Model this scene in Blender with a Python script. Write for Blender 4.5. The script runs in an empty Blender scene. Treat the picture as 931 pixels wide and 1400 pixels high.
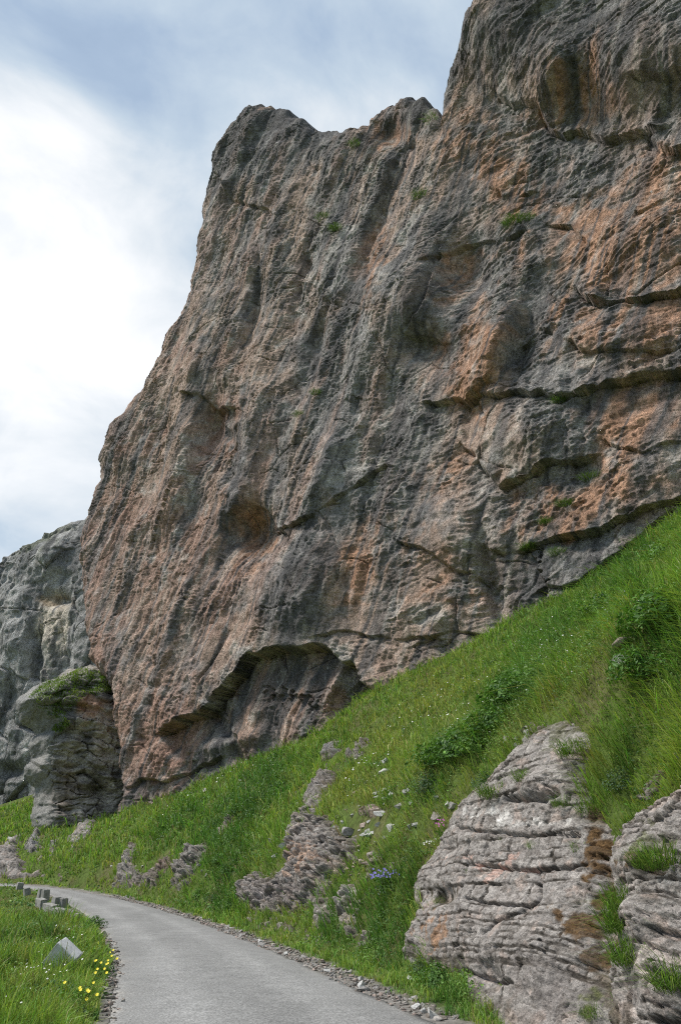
import bpy, math, random
import numpy as np
np.seterr(over="ignore")
D2R = math.radians
C = bpy.context.scene.collection
rng = np.random.default_rng(7)
random.seed(7)

# ------------------------------------------------------------------ camera
FPX = 1050.0; PITCH = D2R(24.9); CAMZ = 1.65
cp, sp = math.cos(PITCH), math.sin(PITCH)
cam_d = bpy.data.cameras.new('camera'); cam = bpy.data.objects.new('camera', cam_d); C.objects.link(cam)
cam.location = (0, 0, CAMZ); cam.rotation_euler = (math.pi/2 + PITCH, 0, 0)
cam_d.sensor_fit = 'VERTICAL'; cam_d.sensor_height = 36.0; cam_d.sensor_width = 36.0
cam_d.lens = FPX/1400*36; cam_d.clip_start = 0.1; cam_d.clip_end = 9000
bpy.context.scene.camera = cam

# ------------------------------------------------------------------ light
SUN_EL, SUN_AZ = D2R(52), D2R(-92)          # azimuth from +Y, negative = left of the view
sun_d = bpy.data.lights.new('sun', 'SUN'); sun = bpy.data.objects.new('sun', sun_d); C.objects.link(sun)
sun_d.energy = 3.4; sun_d.angle = D2R(11); sun_d.color = (1.0, 0.95, 0.88)
sun.rotation_euler = (math.pi/2 - SUN_EL, 0, math.pi - SUN_AZ)
sc = bpy.context.scene
sc.view_settings.view_transform = 'Standard'; sc.view_settings.look = 'None'
sc.view_settings.gamma = 1.0; sc.view_settings.use_curve_mapping = False
sc.view_settings.exposure = 0.3
sc.cycles.max_bounces = 5; sc.cycles.diffuse_bounces = 3; sc.cycles.glossy_bounces = 2
sc.cycles.transmission_bounces = 2; sc.cycles.filter_width = 1.1; sc.cycles.use_denoising = False

class NT:
    """small helper for node trees"""
    def __init__(s, tree): s.t = tree; s.n = tree.nodes; s.l = tree.links
    def new(s, typ, **kw):
        n = s.n.new(typ)
        for k, v in kw.items():
            if k.startswith('i_'):
                n.inputs[k[2:].replace('_', ' ')].default_value = v
            else: setattr(n, k, v)
        return n
    def link(s, a, b): s.l.new(a, b)
    def noise(s, vec, scale, detail=4, rough=0.55, dist=0.0):
        n = s.new('ShaderNodeTexNoise'); n.inputs['Scale'].default_value = scale
        n.inputs['Detail'].default_value = detail; n.inputs['Roughness'].default_value = rough
        n.inputs['Distortion'].default_value = dist
        if vec is not None: s.link(vec, n.inputs['Vector'])
        return n.outputs['Fac']
    def ramp(s, fac, stops, interp='LINEAR'):
        r = s.new('ShaderNodeValToRGB'); cr = r.color_ramp; cr.interpolation = interp
        while len(cr.elements) < len(stops): cr.elements.new(0.5)
        for e, (p, c) in zip(cr.elements, stops):
            e.position = p; e.color = (c, c, c, 1) if not hasattr(c, '__len__') else (*c, 1)
        s.link(fac, r.inputs['Fac']); return r.outputs['Color']
    def mix(s, fac, a, b, blend='MIX'):
        m = s.new('ShaderNodeMix', data_type='RGBA', blend_type=blend, clamp_factor=True)
        for sock, v in ((m.inputs[0], fac), (m.inputs[6], a), (m.inputs[7], b)):
            if isinstance(v, (int, float)): sock.default_value = v
            elif isinstance(v, tuple): sock.default_value = (*v, 1) if len(v) == 3 else v
            else: s.link(v, sock)
        return m.outputs[2]
    def math(s, op, a, b=0.0, clamp=False):
        m = s.new('ShaderNodeMath', operation=op, use_clamp=clamp)
        for sock, v in ((m.inputs[0], a), (m.inputs[1], b)):
            if isinstance(v, (int, float)): sock.default_value = v
            else: s.link(v, sock)
        return m.outputs[0]
    def mapping(s, vec, scale=(1, 1, 1), rot=(0, 0, 0), loc=(0, 0, 0)):
        m = s.new('ShaderNodeMapping'); s.link(vec, m.inputs[0])
        m.inputs['Scale'].default_value = scale; m.inputs['Rotation'].default_value = rot
        m.inputs['Location'].default_value = loc
        return m.outputs[0]

world = bpy.data.worlds.new('World'); sc.world = world; world.use_nodes = True
wt = NT(world.node_tree); wt.n.clear()
w_out = wt.new('ShaderNodeOutputWorld'); w_bg = wt.new('ShaderNodeBackground')
sky = wt.new('ShaderNodeTexSky', sky_type='NISHITA', sun_disc=False)
sky.sun_elevation = SUN_EL; sky.sun_rotation = SUN_AZ; sky.altitude = 1500; sky.dust_density = 1.5
wtc = wt.new('ShaderNodeTexCoord').outputs['Generated']
wn1 = wt.noise(wt.mapping(wtc, (1, 1, 1.5), loc=(0.35, 0.1, 0.0)), 2.6, 7, 0.55, 0.35)
wn2 = wt.noise(wt.mapping(wtc, (1, 1, 1.3), loc=(3.1, 1.7, 0.6)), 6.0, 6, 0.55, 0.5)
def wdot(v):
    d = wt.new('ShaderNodeVectorMath', operation='DOT_PRODUCT'); wt.link(wtc, d.inputs[0])
    d.inputs[1].default_value = v; return d.outputs['Value']
def pixdir(px, py):
    x = (px-465.5)/FPX; u = (700-py)/FPX
    v = np.array([x, cp - u*sp, sp + u*cp]); return v/np.linalg.norm(v)
bright = wt.ramp(wdot(tuple(pixdir(70, 370))), [(0.975, 0.0), (0.9985, 1.0)], 'EASE')     # the bright bank of cloud
low = wt.ramp(wdot(tuple(pixdir(60, 620))), [(0.94, 0.0), (0.995, 1.0)], 'EASE')
edge_ = wt.ramp(wdot(tuple(pixdir(470, 120))), [(0.965, 0.0), (0.998, 1.0)], 'EASE')
dens = wt.math('ADD', wt.math('MULTIPLY', wn2, 0.40), wt.math('MULTIPLY', wn1, 0.60))
dens = wt.math('ADD', dens, wt.math('MULTIPLY', bright, 0.23))
dens = wt.math('ADD', dens, wt.math('MULTIPLY', low, 0.10))
dens = wt.math('ADD', dens, wt.math('MULTIPLY', edge_, 0.10))
ccol = wt.ramp(dens, [(0.34, (3.9, 5.2, 7.2)), (0.47, (5.0, 6.4, 8.3)), (0.58, (6.9, 8.2, 9.5)), (0.68, (9.6, 10.3, 10.9)), (0.79, (12.6, 12.7, 12.8))])
skyc = wt.mix(0.88, sky.outputs[0], ccol)
wt.link(skyc, w_bg.inputs['Color']); w_bg.inputs['Strength'].default_value = 0.074
wt.link(w_bg.outputs[0], w_out.inputs['Surface'])

# ------------------------------------------------------------------ numeric helpers
def rays(px, py):
    px = np.asarray(px, float); py = np.asarray(py, float)
    x = (px-465.5)/FPX; u = (700-py)/FPX
    d = np.stack([x, cp - u*sp, sp + u*cp], -1)
    return d/np.linalg.norm(d, axis=-1, keepdims=True)
def proj(P):
    x = P[..., 0]; y = P[..., 1]; z = P[..., 2]-CAMZ
    f = y*cp + z*sp; u = -y*sp + z*cp
    f = np.where(np.abs(f) < 1e-3, 1e-3, f)
    return 465.5 + FPX*x/f, 700 - FPX*u/f, f
def ss(a, b, x):
    t = np.clip((x-a)/(b-a), 0, 1); return t*t*(3-2*t)
def _h(ix, iy, seed):
    h = (ix.astype(np.uint32)*np.uint32(374761393)) ^ (iy.astype(np.uint32)*np.uint32(668265263)) ^ np.uint32((seed*974711+12345) & 0xffffffff)
    h = (h ^ (h >> np.uint32(13)))*np.uint32(1274126177)
    h = (h ^ (h >> np.uint32(15)))*np.uint32(2246822519)
    return h ^ (h >> np.uint32(16))
_ang = np.linspace(0, 2*np.pi, 64, endpoint=False)
_GX = np.cos(_ang).astype(np.float32); _GY = np.sin(_ang).astype(np.float32)
def perlin(x, y, seed=0):
    """2-D gradient noise, about -1..1"""
    x = np.atleast_1d(np.asarray(x, np.float32)); y = np.atleast_1d(np.asarray(y, np.float32))
    x0 = np.floor(x); y0 = np.floor(y)
    fx = x-x0; fy = y-y0
    ix = x0.astype(np.int32); iy = y0.astype(np.int32)
    u = fx*fx*fx*(fx*(fx*6-15)+10); v = fy*fy*fy*(fy*(fy*6-15)+10)
    def g(dx, dy):
        h = _h(ix+dx, iy+dy, seed) & np.uint32(63)
        return _GX[h]*(fx-dx) + _GY[h]*(fy-dy)
    a = g(0, 0); b = g(1, 0); c = g(0, 1); d = g(1, 1)
    a = a+(b-a)*u; c = c+(d-c)*u
    return (a+(c-a)*v)*1.5
def fbm(x, y, seed=0, oct=5, lac=2.03, gain=0.5):
    r = 0; a = 1.0; f = 1.0
    for i in range(oct):
        r = r + a*perlin(x*f+i*17.3, y*f-i*9.1, seed+i*31); a *= gain; f *= lac
    return r
def ridged(x, y, seed=0, oct=4, lac=2.1, gain=0.5):
    """0..~1, sharp crests"""
    r = 0; a = 1.0; f = 1.0; s = 0; w = 1.0
    for i in range(oct):
        n = 1-np.abs(perlin(x*f+i*7.7, y*f+i*3.3, seed+i*13)); n = n*n*w
        r = r+a*n; s += a; w = np.clip(n*1.6, 0, 1); a *= gain; f *= lac
    return r/s
def worley(x, y, seed=0, jit=0.95):
    """F1, F2, random id of the nearest cell"""
    x = np.atleast_1d(np.asarray(x, np.float32)); y = np.atleast_1d(np.asarray(y, np.float32))
    ix = np.floor(x).astype(np.int32); iy = np.floor(y).astype(np.int32)
    f1 = np.full(x.shape, 9., np.float32); f2 = f1.copy(); cid = np.zeros(x.shape, np.float32)
    for dx in (-1, 0, 1):
        for dy in (-1, 0, 1):
            h = _h(ix+dx, iy+dy, seed)
            ox = (h & np.uint32(1023)).astype(np.float32)/1023; oy = ((h >> np.uint32(10)) & np.uint32(1023)).astype(np.float32)/1023
            d = np.hypot(ix+dx+0.5+(ox-.5)*jit-x, iy+dy+0.5+(oy-.5)*jit-y)
            c = (h >> np.uint32(20)).astype(np.float32)/4096
            m = d < f1
            f2 = np.where(m, f1, np.minimum(f2, d)); cid = np.where(m, c, cid); f1 = np.where(m, d, f1)
    return f1, f2, cid
def facet(x, y, seed=0, tilt=1.0, curv=0.8, step=0.5, mode=1):
    """broken planes: every cell has its own height and tilt; the highest (mode 1) or deepest (-1) plane shows, with sharp creases between"""
    x = np.atleast_1d(np.asarray(x, np.float32)); y = np.atleast_1d(np.asarray(y, np.float32))
    ix = np.floor(x).astype(np.int32); iy = np.floor(y).astype(np.int32); best = np.full(x.shape, -9., np.float32)
    for dx in (-1, 0, 1):
        for dy in (-1, 0, 1):
            h = _h(ix+dx, iy+dy, seed); g = _h(ix+dx, iy+dy, seed+77)
            px = ix+dx+0.5+((h & np.uint32(1023)).astype(np.float32)/1023-.5)*.9; py = iy+dy+0.5+(((h >> np.uint32(10)) & np.uint32(1023)).astype(np.float32)/1023-.5)*.9
            c = (h >> np.uint32(20)).astype(np.float32)/4096
            gx = ((g & np.uint32(1023)).astype(np.float32)/1023-.5)*2; gy = (((g >> np.uint32(10)) & np.uint32(1023)).astype(np.float32)/1023-.5)*2
            ex = x-px; ey = y-py
            best = np.maximum(best, step*(c-.5)+tilt*(gx*ex+gy*ey)-curv*(ex*ex+ey*ey))
    return best*mode
def noise1(q, seed):
    return perlin(q, np.zeros_like(q)+0.37, seed)
def seg_dist(px, py, pts):
    """distance to a polyline, signed (positive on its left when walking along it), arc length of the foot, how far past an end"""
    pts = np.asarray(pts, float); sh = np.shape(px)
    best = np.full(sh, 1e18); sgn = np.ones(sh); arc = np.zeros(sh); over = np.zeros(sh)
    s0 = 0.0; n = len(pts)-1
    for i in range(n):
        a = pts[i]; b = pts[i+1]; e = b-a; L = math.hypot(*e)
        if L < 1e-9: continue
        tx, ty = e/L
        rx = px-a[0]; ry = py-a[1]
        t = rx*tx+ry*ty; tc = np.clip(t, 0, L)
        qx = rx-tc*tx; qy = ry-tc*ty
        d = qx*qx+qy*qy
        m = d < best
        best = np.where(m, d, best)
        sgn = np.where(m, np.where(tx*ry-ty*rx >= 0, 1., -1.), sgn)
        arc = np.where(m, s0+tc, arc)
        ov = np.zeros(sh)
        if i == 0: ov = np.maximum(ov, -t)
        if i == n-1: ov = np.maximum(ov, t-L)
        over = np.where(m, ov, over)
        s0 += L
    return np.sqrt(best)*sgn, arc, over
def smooth_line(pts, n=8):
    pts = np.asarray(pts, float); out = []
    P = np.vstack([2*pts[0]-pts[1], pts, 2*pts[-1]-pts[-2]])
    for i in range(1, len(P)-2):
        p0, p1, p2, p3 = P[i-1], P[i], P[i+1], P[i+2]
        for t in np.linspace(0, 1, n, endpoint=False):
            out.append(0.5*((2*p1)+(-p0+p2)*t+(2*p0-5*p1+4*p2-p3)*t*t+(-p0+3*p1-3*p2+p3)*t**3))
    out.append(pts[-1]); return np.array(out)
def sd_poly(x, y, poly):
    """signed distance to a closed polygon, positive inside"""
    poly = np.asarray(poly, float); best = np.full(np.shape(x), 1e18); ins = np.zeros(np.shape(x), bool)
    n = len(poly)
    for i in range(n):
        a = poly[i]; b = poly[(i+1) % n]; e = b-a; L2 = e@e+1e-12
        t = np.clip(((x-a[0])*e[0]+(y-a[1])*e[1])/L2, 0, 1)
        best = np.minimum(best, (x-a[0]-t*e[0])**2+(y-a[1]-t*e[1])**2)
        c = (a[1] > y) != (b[1] > y)
        xi = a[0]+(y-a[1])*e[0]/(e[1] if abs(e[1]) > 1e-12 else 1e-12)
        ins ^= c & (x < xi)
    return np.where(ins, 1, -1)*np.sqrt(best)

def mesh_np(name, V, F, mat=None, cols=None, smooth=False, parent=None, link=True):
    """V (n,3), F (m,3) or (m,4) -> one mesh object; cols {name: (n,3)}"""
    me = bpy.data.meshes.new(name)
    V = np.ascontiguousarray(V, np.float32); F = np.ascontiguousarray(F, np.int32)
    k = F.shape[1]
    me.vertices.add(len(V)); me.vertices.foreach_set('co', V.ravel())
    me.loops.add(F.size); me.loops.foreach_set('vertex_index', F.ravel())
    me.polygons.add(len(F)); me.polygons.foreach_set('loop_start', np.arange(0, F.size, k, dtype=np.int32))
    if smooth: me.polygons.foreach_set('use_smooth', np.ones(len(F), bool))
    me.update(calc_edges=True)
    if cols:
        for cn, cv in cols.items():
            a = me.color_attributes.new(cn, 'FLOAT_COLOR', 'POINT')
            c4 = np.ones((len(V), 4), np.float32); c4[:, :3] = cv
            a.data.foreach_set('color', c4.ravel())
    if mat: me.materials.append(mat)
    o = bpy.data.objects.new(name, me)
    if link: C.objects.link(o)
    if parent: o.parent = parent
    return o
def grid_faces(nu, nv):
    i = np.arange(nu*nv).reshape(nv, nu)
    return np.stack([i[:-1, :-1], i[:-1, 1:], i[1:, 1:], i[1:, :-1]], -1).reshape(-1, 4)
def tag(o, label=None, cat=None, group=None, kind=None):
    if label: o['label'] = label
    if cat: o['category'] = cat
    if group: o['group'] = group
    if kind: o['kind'] = kind
    return o

# ------------------------------------------------------------------ layout of the ground
FY = [-100, 24, 29, 37.4, 42.3, 46.4, 56, 400]; FZ = [0, 0, .06, .30, .58, .80, 1.0, 1.0]     # the road climbs gently into the bend
def rise(y): return np.interp(y, FY, FZ)
def on_plane(px, py, z=0.0):
    d = rays(px, py); z = np.zeros(d.shape[:-1])
    for _ in range(40):
        t = (z-CAMZ)/d[..., 2]; z = 0.5*z+0.5*rise(d[..., 1]*t)
    return (np.array([0, 0, CAMZ])+d*t[..., None])[..., :2]
_er = on_plane(*np.array([(40, 1211), (72, 1214.5), (110, 1219.5), (180, 1234), (250, 1254), (300, 1272), (380, 1304), (480, 1350), (590, 1400)], float).T)
_el = on_plane(*np.array([(22, 1212), (50, 1217), (72, 1225), (100, 1240), (128, 1260), (148, 1285), (160, 1312), (158, 1345), (150, 1400)], float).T)

def road_edge(core, far, near):
    e = core[-1]-core[-2]; e /= np.linalg.norm(e)
    return np.vstack([far, smooth_line(core, 7), core[-1]+e*4, core[-1]+e*4+np.array([0.1, -1])*60])
ER = road_edge(_er, [(-250, 72), (-70, 62), (-30, 53.5), (-20.5, 48.5)], None)
EL = road_edge(_el, [(-250, 68), (-70, 57.5), (-31, 50.5), (-21.5, 47.2)], None)

# main wall: plan line L -> R
WL = np.array([-15.2, 54.5]); WR = np.array([15.4, 31.6])
WT = (WR-WL)/np.linalg.norm(WR-WL); WN = np.array([WT[1], -WT[0]])      # WN points to the road
if WN[1] > 0: WN = -WN
def wall_hit(px, py, off=0.0):
    """ray -> (k, z) on the vertical plane through the wall line moved OFF metres to the road"""
    d = rays(px, py); p0 = WL+WN*off
    t = (p0@WN)/(d[..., 0]*WN[0]+d[..., 1]*WN[1])
    x = d[..., 0]*t; y = d[..., 1]*t
    return (x-p0[0])*WT[0]+(y-p0[1])*WT[1], CAMZ+d[..., 2]*t
BASE = np.array([(150, 1132), (215, 1098), (290, 1068), (400, 1022), (480, 975), (510, 945), (580, 915), (650, 882), (760, 815), (850, 765), (931, 702), (1050, 620)], float)
bk, bz = wall_hit(BASE[:, 0], BASE[:, 1])
bx = WL[0]+WT[0]*bk; by = WL[1]+WT[1]*bk
bd, bs, _ = seg_dist(bx, by, ER); bd = np.abs(bd)
# grey cliff behind: base pixels with a distance
GB = [(-140, 1140, 103), (0, 1103, 87), (60, 1082, 82.6), (105, 1064, 81)]
gpt = []
for px, py, dd in GB:
    d = rays(px, py); t = dd/math.hypot(d[0], d[1]); gpt.append((d[0]*t, d[1]*t, CAMZ+d[2]*t))
gpt = np.array(gpt)
gd, gs, _ = seg_dist(gpt[:, 0], gpt[:, 1], ER); gd = np.abs(gd)
SH = 0.8
# bank height by arc length: near the camera a steep cut, far away none
def s_of(px, py):
    p = on_plane(np.array([px], float), np.array([py], float)); return seg_dist(p[:, 0], p[:, 1], ER)[1][0]
_bs = [0, s_of(110, 1219), s_of(180, 1234), s_of(300, 1272), s_of(380, 1304), s_of(480, 1350), s_of(590, 1400), s_of(590, 1400)+4, 1e4]
_bv = [0.2, 0.5, 0.9, 1.5, 1.9, 2.5, 3.1, 3.3, 3.3]
def bank(s): return np.interp(s, _bs, _bv)
def bankw(s): return 0.6+0.75*bank(s)
tab = sorted([(s, (z-bank(s)-rise(y))/(d-SH)) for s, z, d, y in zip(bs, bz, bd, by)] + [(s, (z-bank(s)-1.0)/(d-SH)) for s, (_, _, z), d in zip(gs, gpt, gd)])
TS = np.array([t[0] for t in tab]); TM = np.array([t[1] for t in tab])
def H(x, y, detail=True):
    x = np.asarray(x, float); y = np.asarray(y, float)
    dR, s, _ = seg_dist(x, y, ER); dR = -dR if SGN_R < 0 else dR
    dL, sl, _ = seg_dist(x, y, EL); dL = -dL if SGN_L < 0 else dL
    m = np.interp(s, TS, TM)
    q = np.clip(dR-SH, 0, None)
    wp = 0.0
    if detail: wp = 0.35*fbm(x/2.6, y/2.6, 91, 3)*ss(0.6, 3, q)
    b = bank(s); bw = bankw(s)
    zr = 0.02+0.05*ss(0.1, SH, dR) + b*ss(0, 1, (q+wp)/bw) + m*q
    wd = (x-WL[0])*WN[0]+(y-WL[1])*WN[1]                    # behind the wall the ground levels off
    zr = np.minimum(zr, 26+0.05*q)
    if detail:
        amp = ss(0.4, 6, dR)
        zr = zr + amp*(0.45*fbm(x/7, y/7, 5, 4) + 0.20*fbm(x/1.3, y/1.3, 11, 4))*ss(-1, 6, wd+2)
    ql = np.clip(dL-0.1, 0, None)
    zl = 0.02+0.10*ss(0, 0.8, dL)*ss(34, 20, y) - 0.12*ss(1, 5, dL) - .35*ss(24, 40, y)*ss(.3, 3, dL) - 0.55*np.clip(ql-5.5, 0, None)**1.15*0.9
    zl = np.maximum(zl, -70+0.02*np.clip(-x, 0, 500))
    if detail: zl = zl + ss(0.2, 2, dL)*(0.22*fbm(x/3, y/3, 21, 4)+0.07*fbm(x/.8, y/.8, 23, 3))
    z = np.where(dR > 0, zr, np.where(dL > 0, zl, -0.07))+rise(y)
    return z
SGN_R = 1 if seg_dist(np.array([30.]), np.array([10.]), ER)[0][0] > 0 else -1
SGN_L = 1 if seg_dist(np.array([-30.]), np.array([10.]), EL)[0][0] > 0 else -1
def ground_hit(px, py, tmax=220.0, n=900):
    """where the rays through these photo pixels meet the ground"""
    px = np.atleast_1d(np.asarray(px, float)); py = np.atleast_1d(np.asarray(py, float)); d = rays(px, py)
    ts = 2.5*(tmax/2.5)**np.linspace(0, 1, n)
    X = d[:, None, 0]*ts; Y = d[:, None, 1]*ts; Z = CAMZ+d[:, None, 2]*ts
    below = Z < H(X, Y)
    i = np.clip(np.argmax(below, 1), 1, n-1); a = ts[i-1]; b = ts[i]
    for _ in range(14):
        c = (a+b)/2; u = CAMZ+d[:, 2]*c < H(d[:, 0]*c, d[:, 1]*c)
        b = np.where(u, c, b); a = np.where(u, a, c)
    return np.stack([d[:, 0]*b, d[:, 1]*b, CAMZ+d[:, 2]*b], -1)

# ------------------------------------------------------------------ materials
def material(name):
    m = bpy.data.materials.new(name); m.use_nodes = True; t = NT(m.node_tree)
    b = t.n['Principled BSDF']; return m, t, b
def geo_pos(t): return t.new('ShaderNodeNewGeometry').outputs['Position']
def attr(t, name): return t.new('ShaderNodeAttribute', attribute_name=name).outputs['Color']
def bump(t, b, height, strength, dist, prev=None):
    n = t.new('ShaderNodeBump'); n.inputs['Strength'].default_value = strength; n.inputs['Distance'].default_value = dist
    t.link(height, n.inputs['Height'])
    if prev is not None: t.link(prev, n.inputs['Normal'])
    t.link(n.outputs[0], b.inputs['Normal']); return n.outputs[0]

def rock_mat(name, s, specks=0.5, bumpd=0.25, flow=None, pits=0.5):
    """rock: the vertex colour carries the stains; grain, pits and specks are added at scale S (1 = features of a metre)"""
    m, t, b = material(name)
    p = geo_pos(t)
    if flow: p2 = t.mapping(p, flow[0], flow[1])
    else: p2 = p
    base = attr(t, 'alb')
    n1 = t.noise(p, 0.9*s, 8, 0.68, 0.3)
    n2 = t.noise(p2, 2.6*s, 8, 0.7, 0.4)
    n3 = t.noise(p, 9.0*s, 6, 0.7)
    v1 = t.ramp(n1, [(0.28, 0.72), (0.5, 1.0), (0.74, 1.30)])
    v2 = t.ramp(n2, [(0.30, 0.48), (0.47, 1.0), (0.70, 1.6)])
    v3 = t.ramp(n3, [(0.30, 0.50), (0.5, 1.0), (0.70, 1.55)])
    c = t.mix(1.0, base, v1, 'MULTIPLY'); c = t.mix(1.0, c, v2, 'MULTIPLY'); c = t.mix(0.9, c, v3, 'MULTIPLY')
    if pits:
        pn = t.noise(p2, 5.0*s, 5, 0.75, 0.8)
        pm = t.ramp(pn, [(0.36, 1.0), (0.43, 0.0)])
        c = t.mix(t.math('MULTIPLY', pm, pits), c, (0.03, 0.027, 0.025))
    if specks:
        vo = t.new('ShaderNodeTexVoronoi', feature='F1'); vo.inputs['Scale'].default_value = 3.2*s; t.link(p2, vo.inputs['Vector'])
        near = t.ramp(vo.outputs['Distance'], [(0.10, 1.0), (0.22, 0.0)])
        sel = t.ramp(t.noise(p, 0.16*s, 3, 0.6), [(0.49, 0.0), (0.60, 1.0)])
        sel2 = t.ramp(t.noise(p, 1.7*s, 2, 0.6), [(0.52, 0.0), (0.60, 1.0)])
        f = t.math('MULTIPLY', t.math('MULTIPLY', near, sel), sel2, True)
        c = t.mix(t.math('MULTIPLY', f, specks), c, (0.62, 0.60, 0.57))
    t.link(c, b.inputs['Base Color'])
    b.inputs['Roughness'].default_value = 0.92; b.inputs['Specular IOR Level'].default_value = 0.2
    h = t.math('ADD', t.math('MULTIPLY', n2, 0.6), t.math('MULTIPLY', n3, 0.4))
    h = t.math('ADD', h, t.math('MULTIPLY', n1, 0.12))
    bump(t, b, h, 1.0, bumpd)
    return m

M_wall = rock_mat('cliff_rock', 1.0, 0.85, 0.55, ((1, 1, 0.55), (0.1, -0.15, 0)), 0.55)
M_grey = rock_mat('grey_limestone', 0.8, 0.3, 0.6, ((1, 1, 0.5), (0, -0.1, 0)), 0.4)
M_rock = rock_mat('pale_limestone', 6.0, 0.0, 0.03, ((1, 1, 1.9), (0, 0, 0)), 0.85)
M_farrock = rock_mat('weathered_limestone', 2.2, 0.0, 0.12, ((1, 1, 1.5), (0, 0, 0)), 0.6)

def road_mat():
    m, t, b = material('asphalt'); p = geo_pos(t)
    n1 = t.noise(p, 0.5, 5, 0.6, 0.5); n2 = t.noise(p, 38, 4, 0.75); n3 = t.noise(p, 3.0, 6, 0.7)
    c = t.mix(1.0, t.ramp(n1, [(0.2, (0.235, 0.232, 0.226)), (0.8, (0.285, 0.282, 0.275))]), t.ramp(n2, [(0.30, 0.35), (0.5, 1.0), (0.70, 1.8)]), 'MULTIPLY')
    c = t.mix(1.0, c, t.ramp(n3, [(0.3, 0.86), (0.7, 1.12)]), 'MULTIPLY')
    c = t.mix(1.0, c, attr(t, 'wear'), 'MULTIPLY')
    t.link(c, b.inputs['Base Color']); b.inputs['Roughness'].default_value = 0.9; b.inputs['Specular IOR Level'].default_value = 0.25
    bump(t, b, n2, 0.5, 0.01)
    return m
M_road = road_mat()
def ground_mat():
    m, t, b = material('soil_and_turf'); p = geo_pos(t)
    n1 = t.noise(p, 6, 6, 0.7); n2 = t.noise(p, 1.3, 4, 0.6)
    c = t.mix(1.0, attr(t, 'alb'), t.ramp(n1, [(0.3, 0.5), (0.7, 1.5)]), 'MULTIPLY')
    c = t.mix(1.0, c, t.ramp(n2, [(0.3, 0.8), (0.7, 1.2)]), 'MULTIPLY')
    t.link(c, b.inputs['Base Color']); b.inputs['Roughness'].default_value = 1.0; b.inputs['Specular IOR Level'].default_value = 0.1
    bump(t, b, n1, 0.8, 0.08)
    return m
M_ground = ground_mat()

# ------------------------------------------------------------------ ground sheet and road
az = np.concatenate([np.arange(-180, -48, 4.), np.arange(-48, -30, 0.4), np.arange(-30, 34, 0.1), np.arange(34, 60, 0.5), np.arange(60, 181, 4.)])
rr = np.concatenate([[0.3, 1, 2], 2.6*(110/2.6)**np.linspace(0, 1, 560), 110*(4000/110)**np.linspace(0.04, 1, 40)])
A, R = np.meshgrid(np.radians(az), rr)
gx = R*np.sin(A); gy = R*np.cos(A); gz = H(gx, gy)
g_px, g_py, _ = proj(np.stack([gx, gy, gz], -1))
dRg, sRg, _ = seg_dist(gx, gy, ER); dLg = -seg_dist(gx, gy, EL)[0]
soil = np.array([0.12, 0.088, 0.055]); turf = np.array([0.085, 0.120, 0.030]); gravel = np.array([0.30, 0.28, 0.255])
mix_ = .5*ss(-0.05, 0.5, fbm(gx/1.6, gy/1.6, 41, 4))[..., None]
galb = soil*mix_+turf*(1-mix_)
edge = np.maximum(1-ss(0.15, 0.75, dRg+0.25*fbm(gx/.7, gy/.7, 43, 3)), 0)*(dRg > -0.5) + (1-ss(0.05, 0.35, dLg+0.2*fbm(gx/.7, gy/.7, 44, 3)))*(dLg > -0.3)
edge = np.clip(edge, 0, 1)[..., None]
galb = galb*(1-edge)+gravel*0.75*edge
nu, nv = len(az), len(rr)
ground = mesh_np('ground', np.stack([gx, gy, gz], -1).reshape(-1, 3), grid_faces(nu, nv)[:, ::-1], M_ground, {'alb': galb.reshape(-1, 3)}, smooth=True)
tag(ground, 'steep hillside of soil and turf rising from the road to the cliff', kind='structure')

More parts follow.
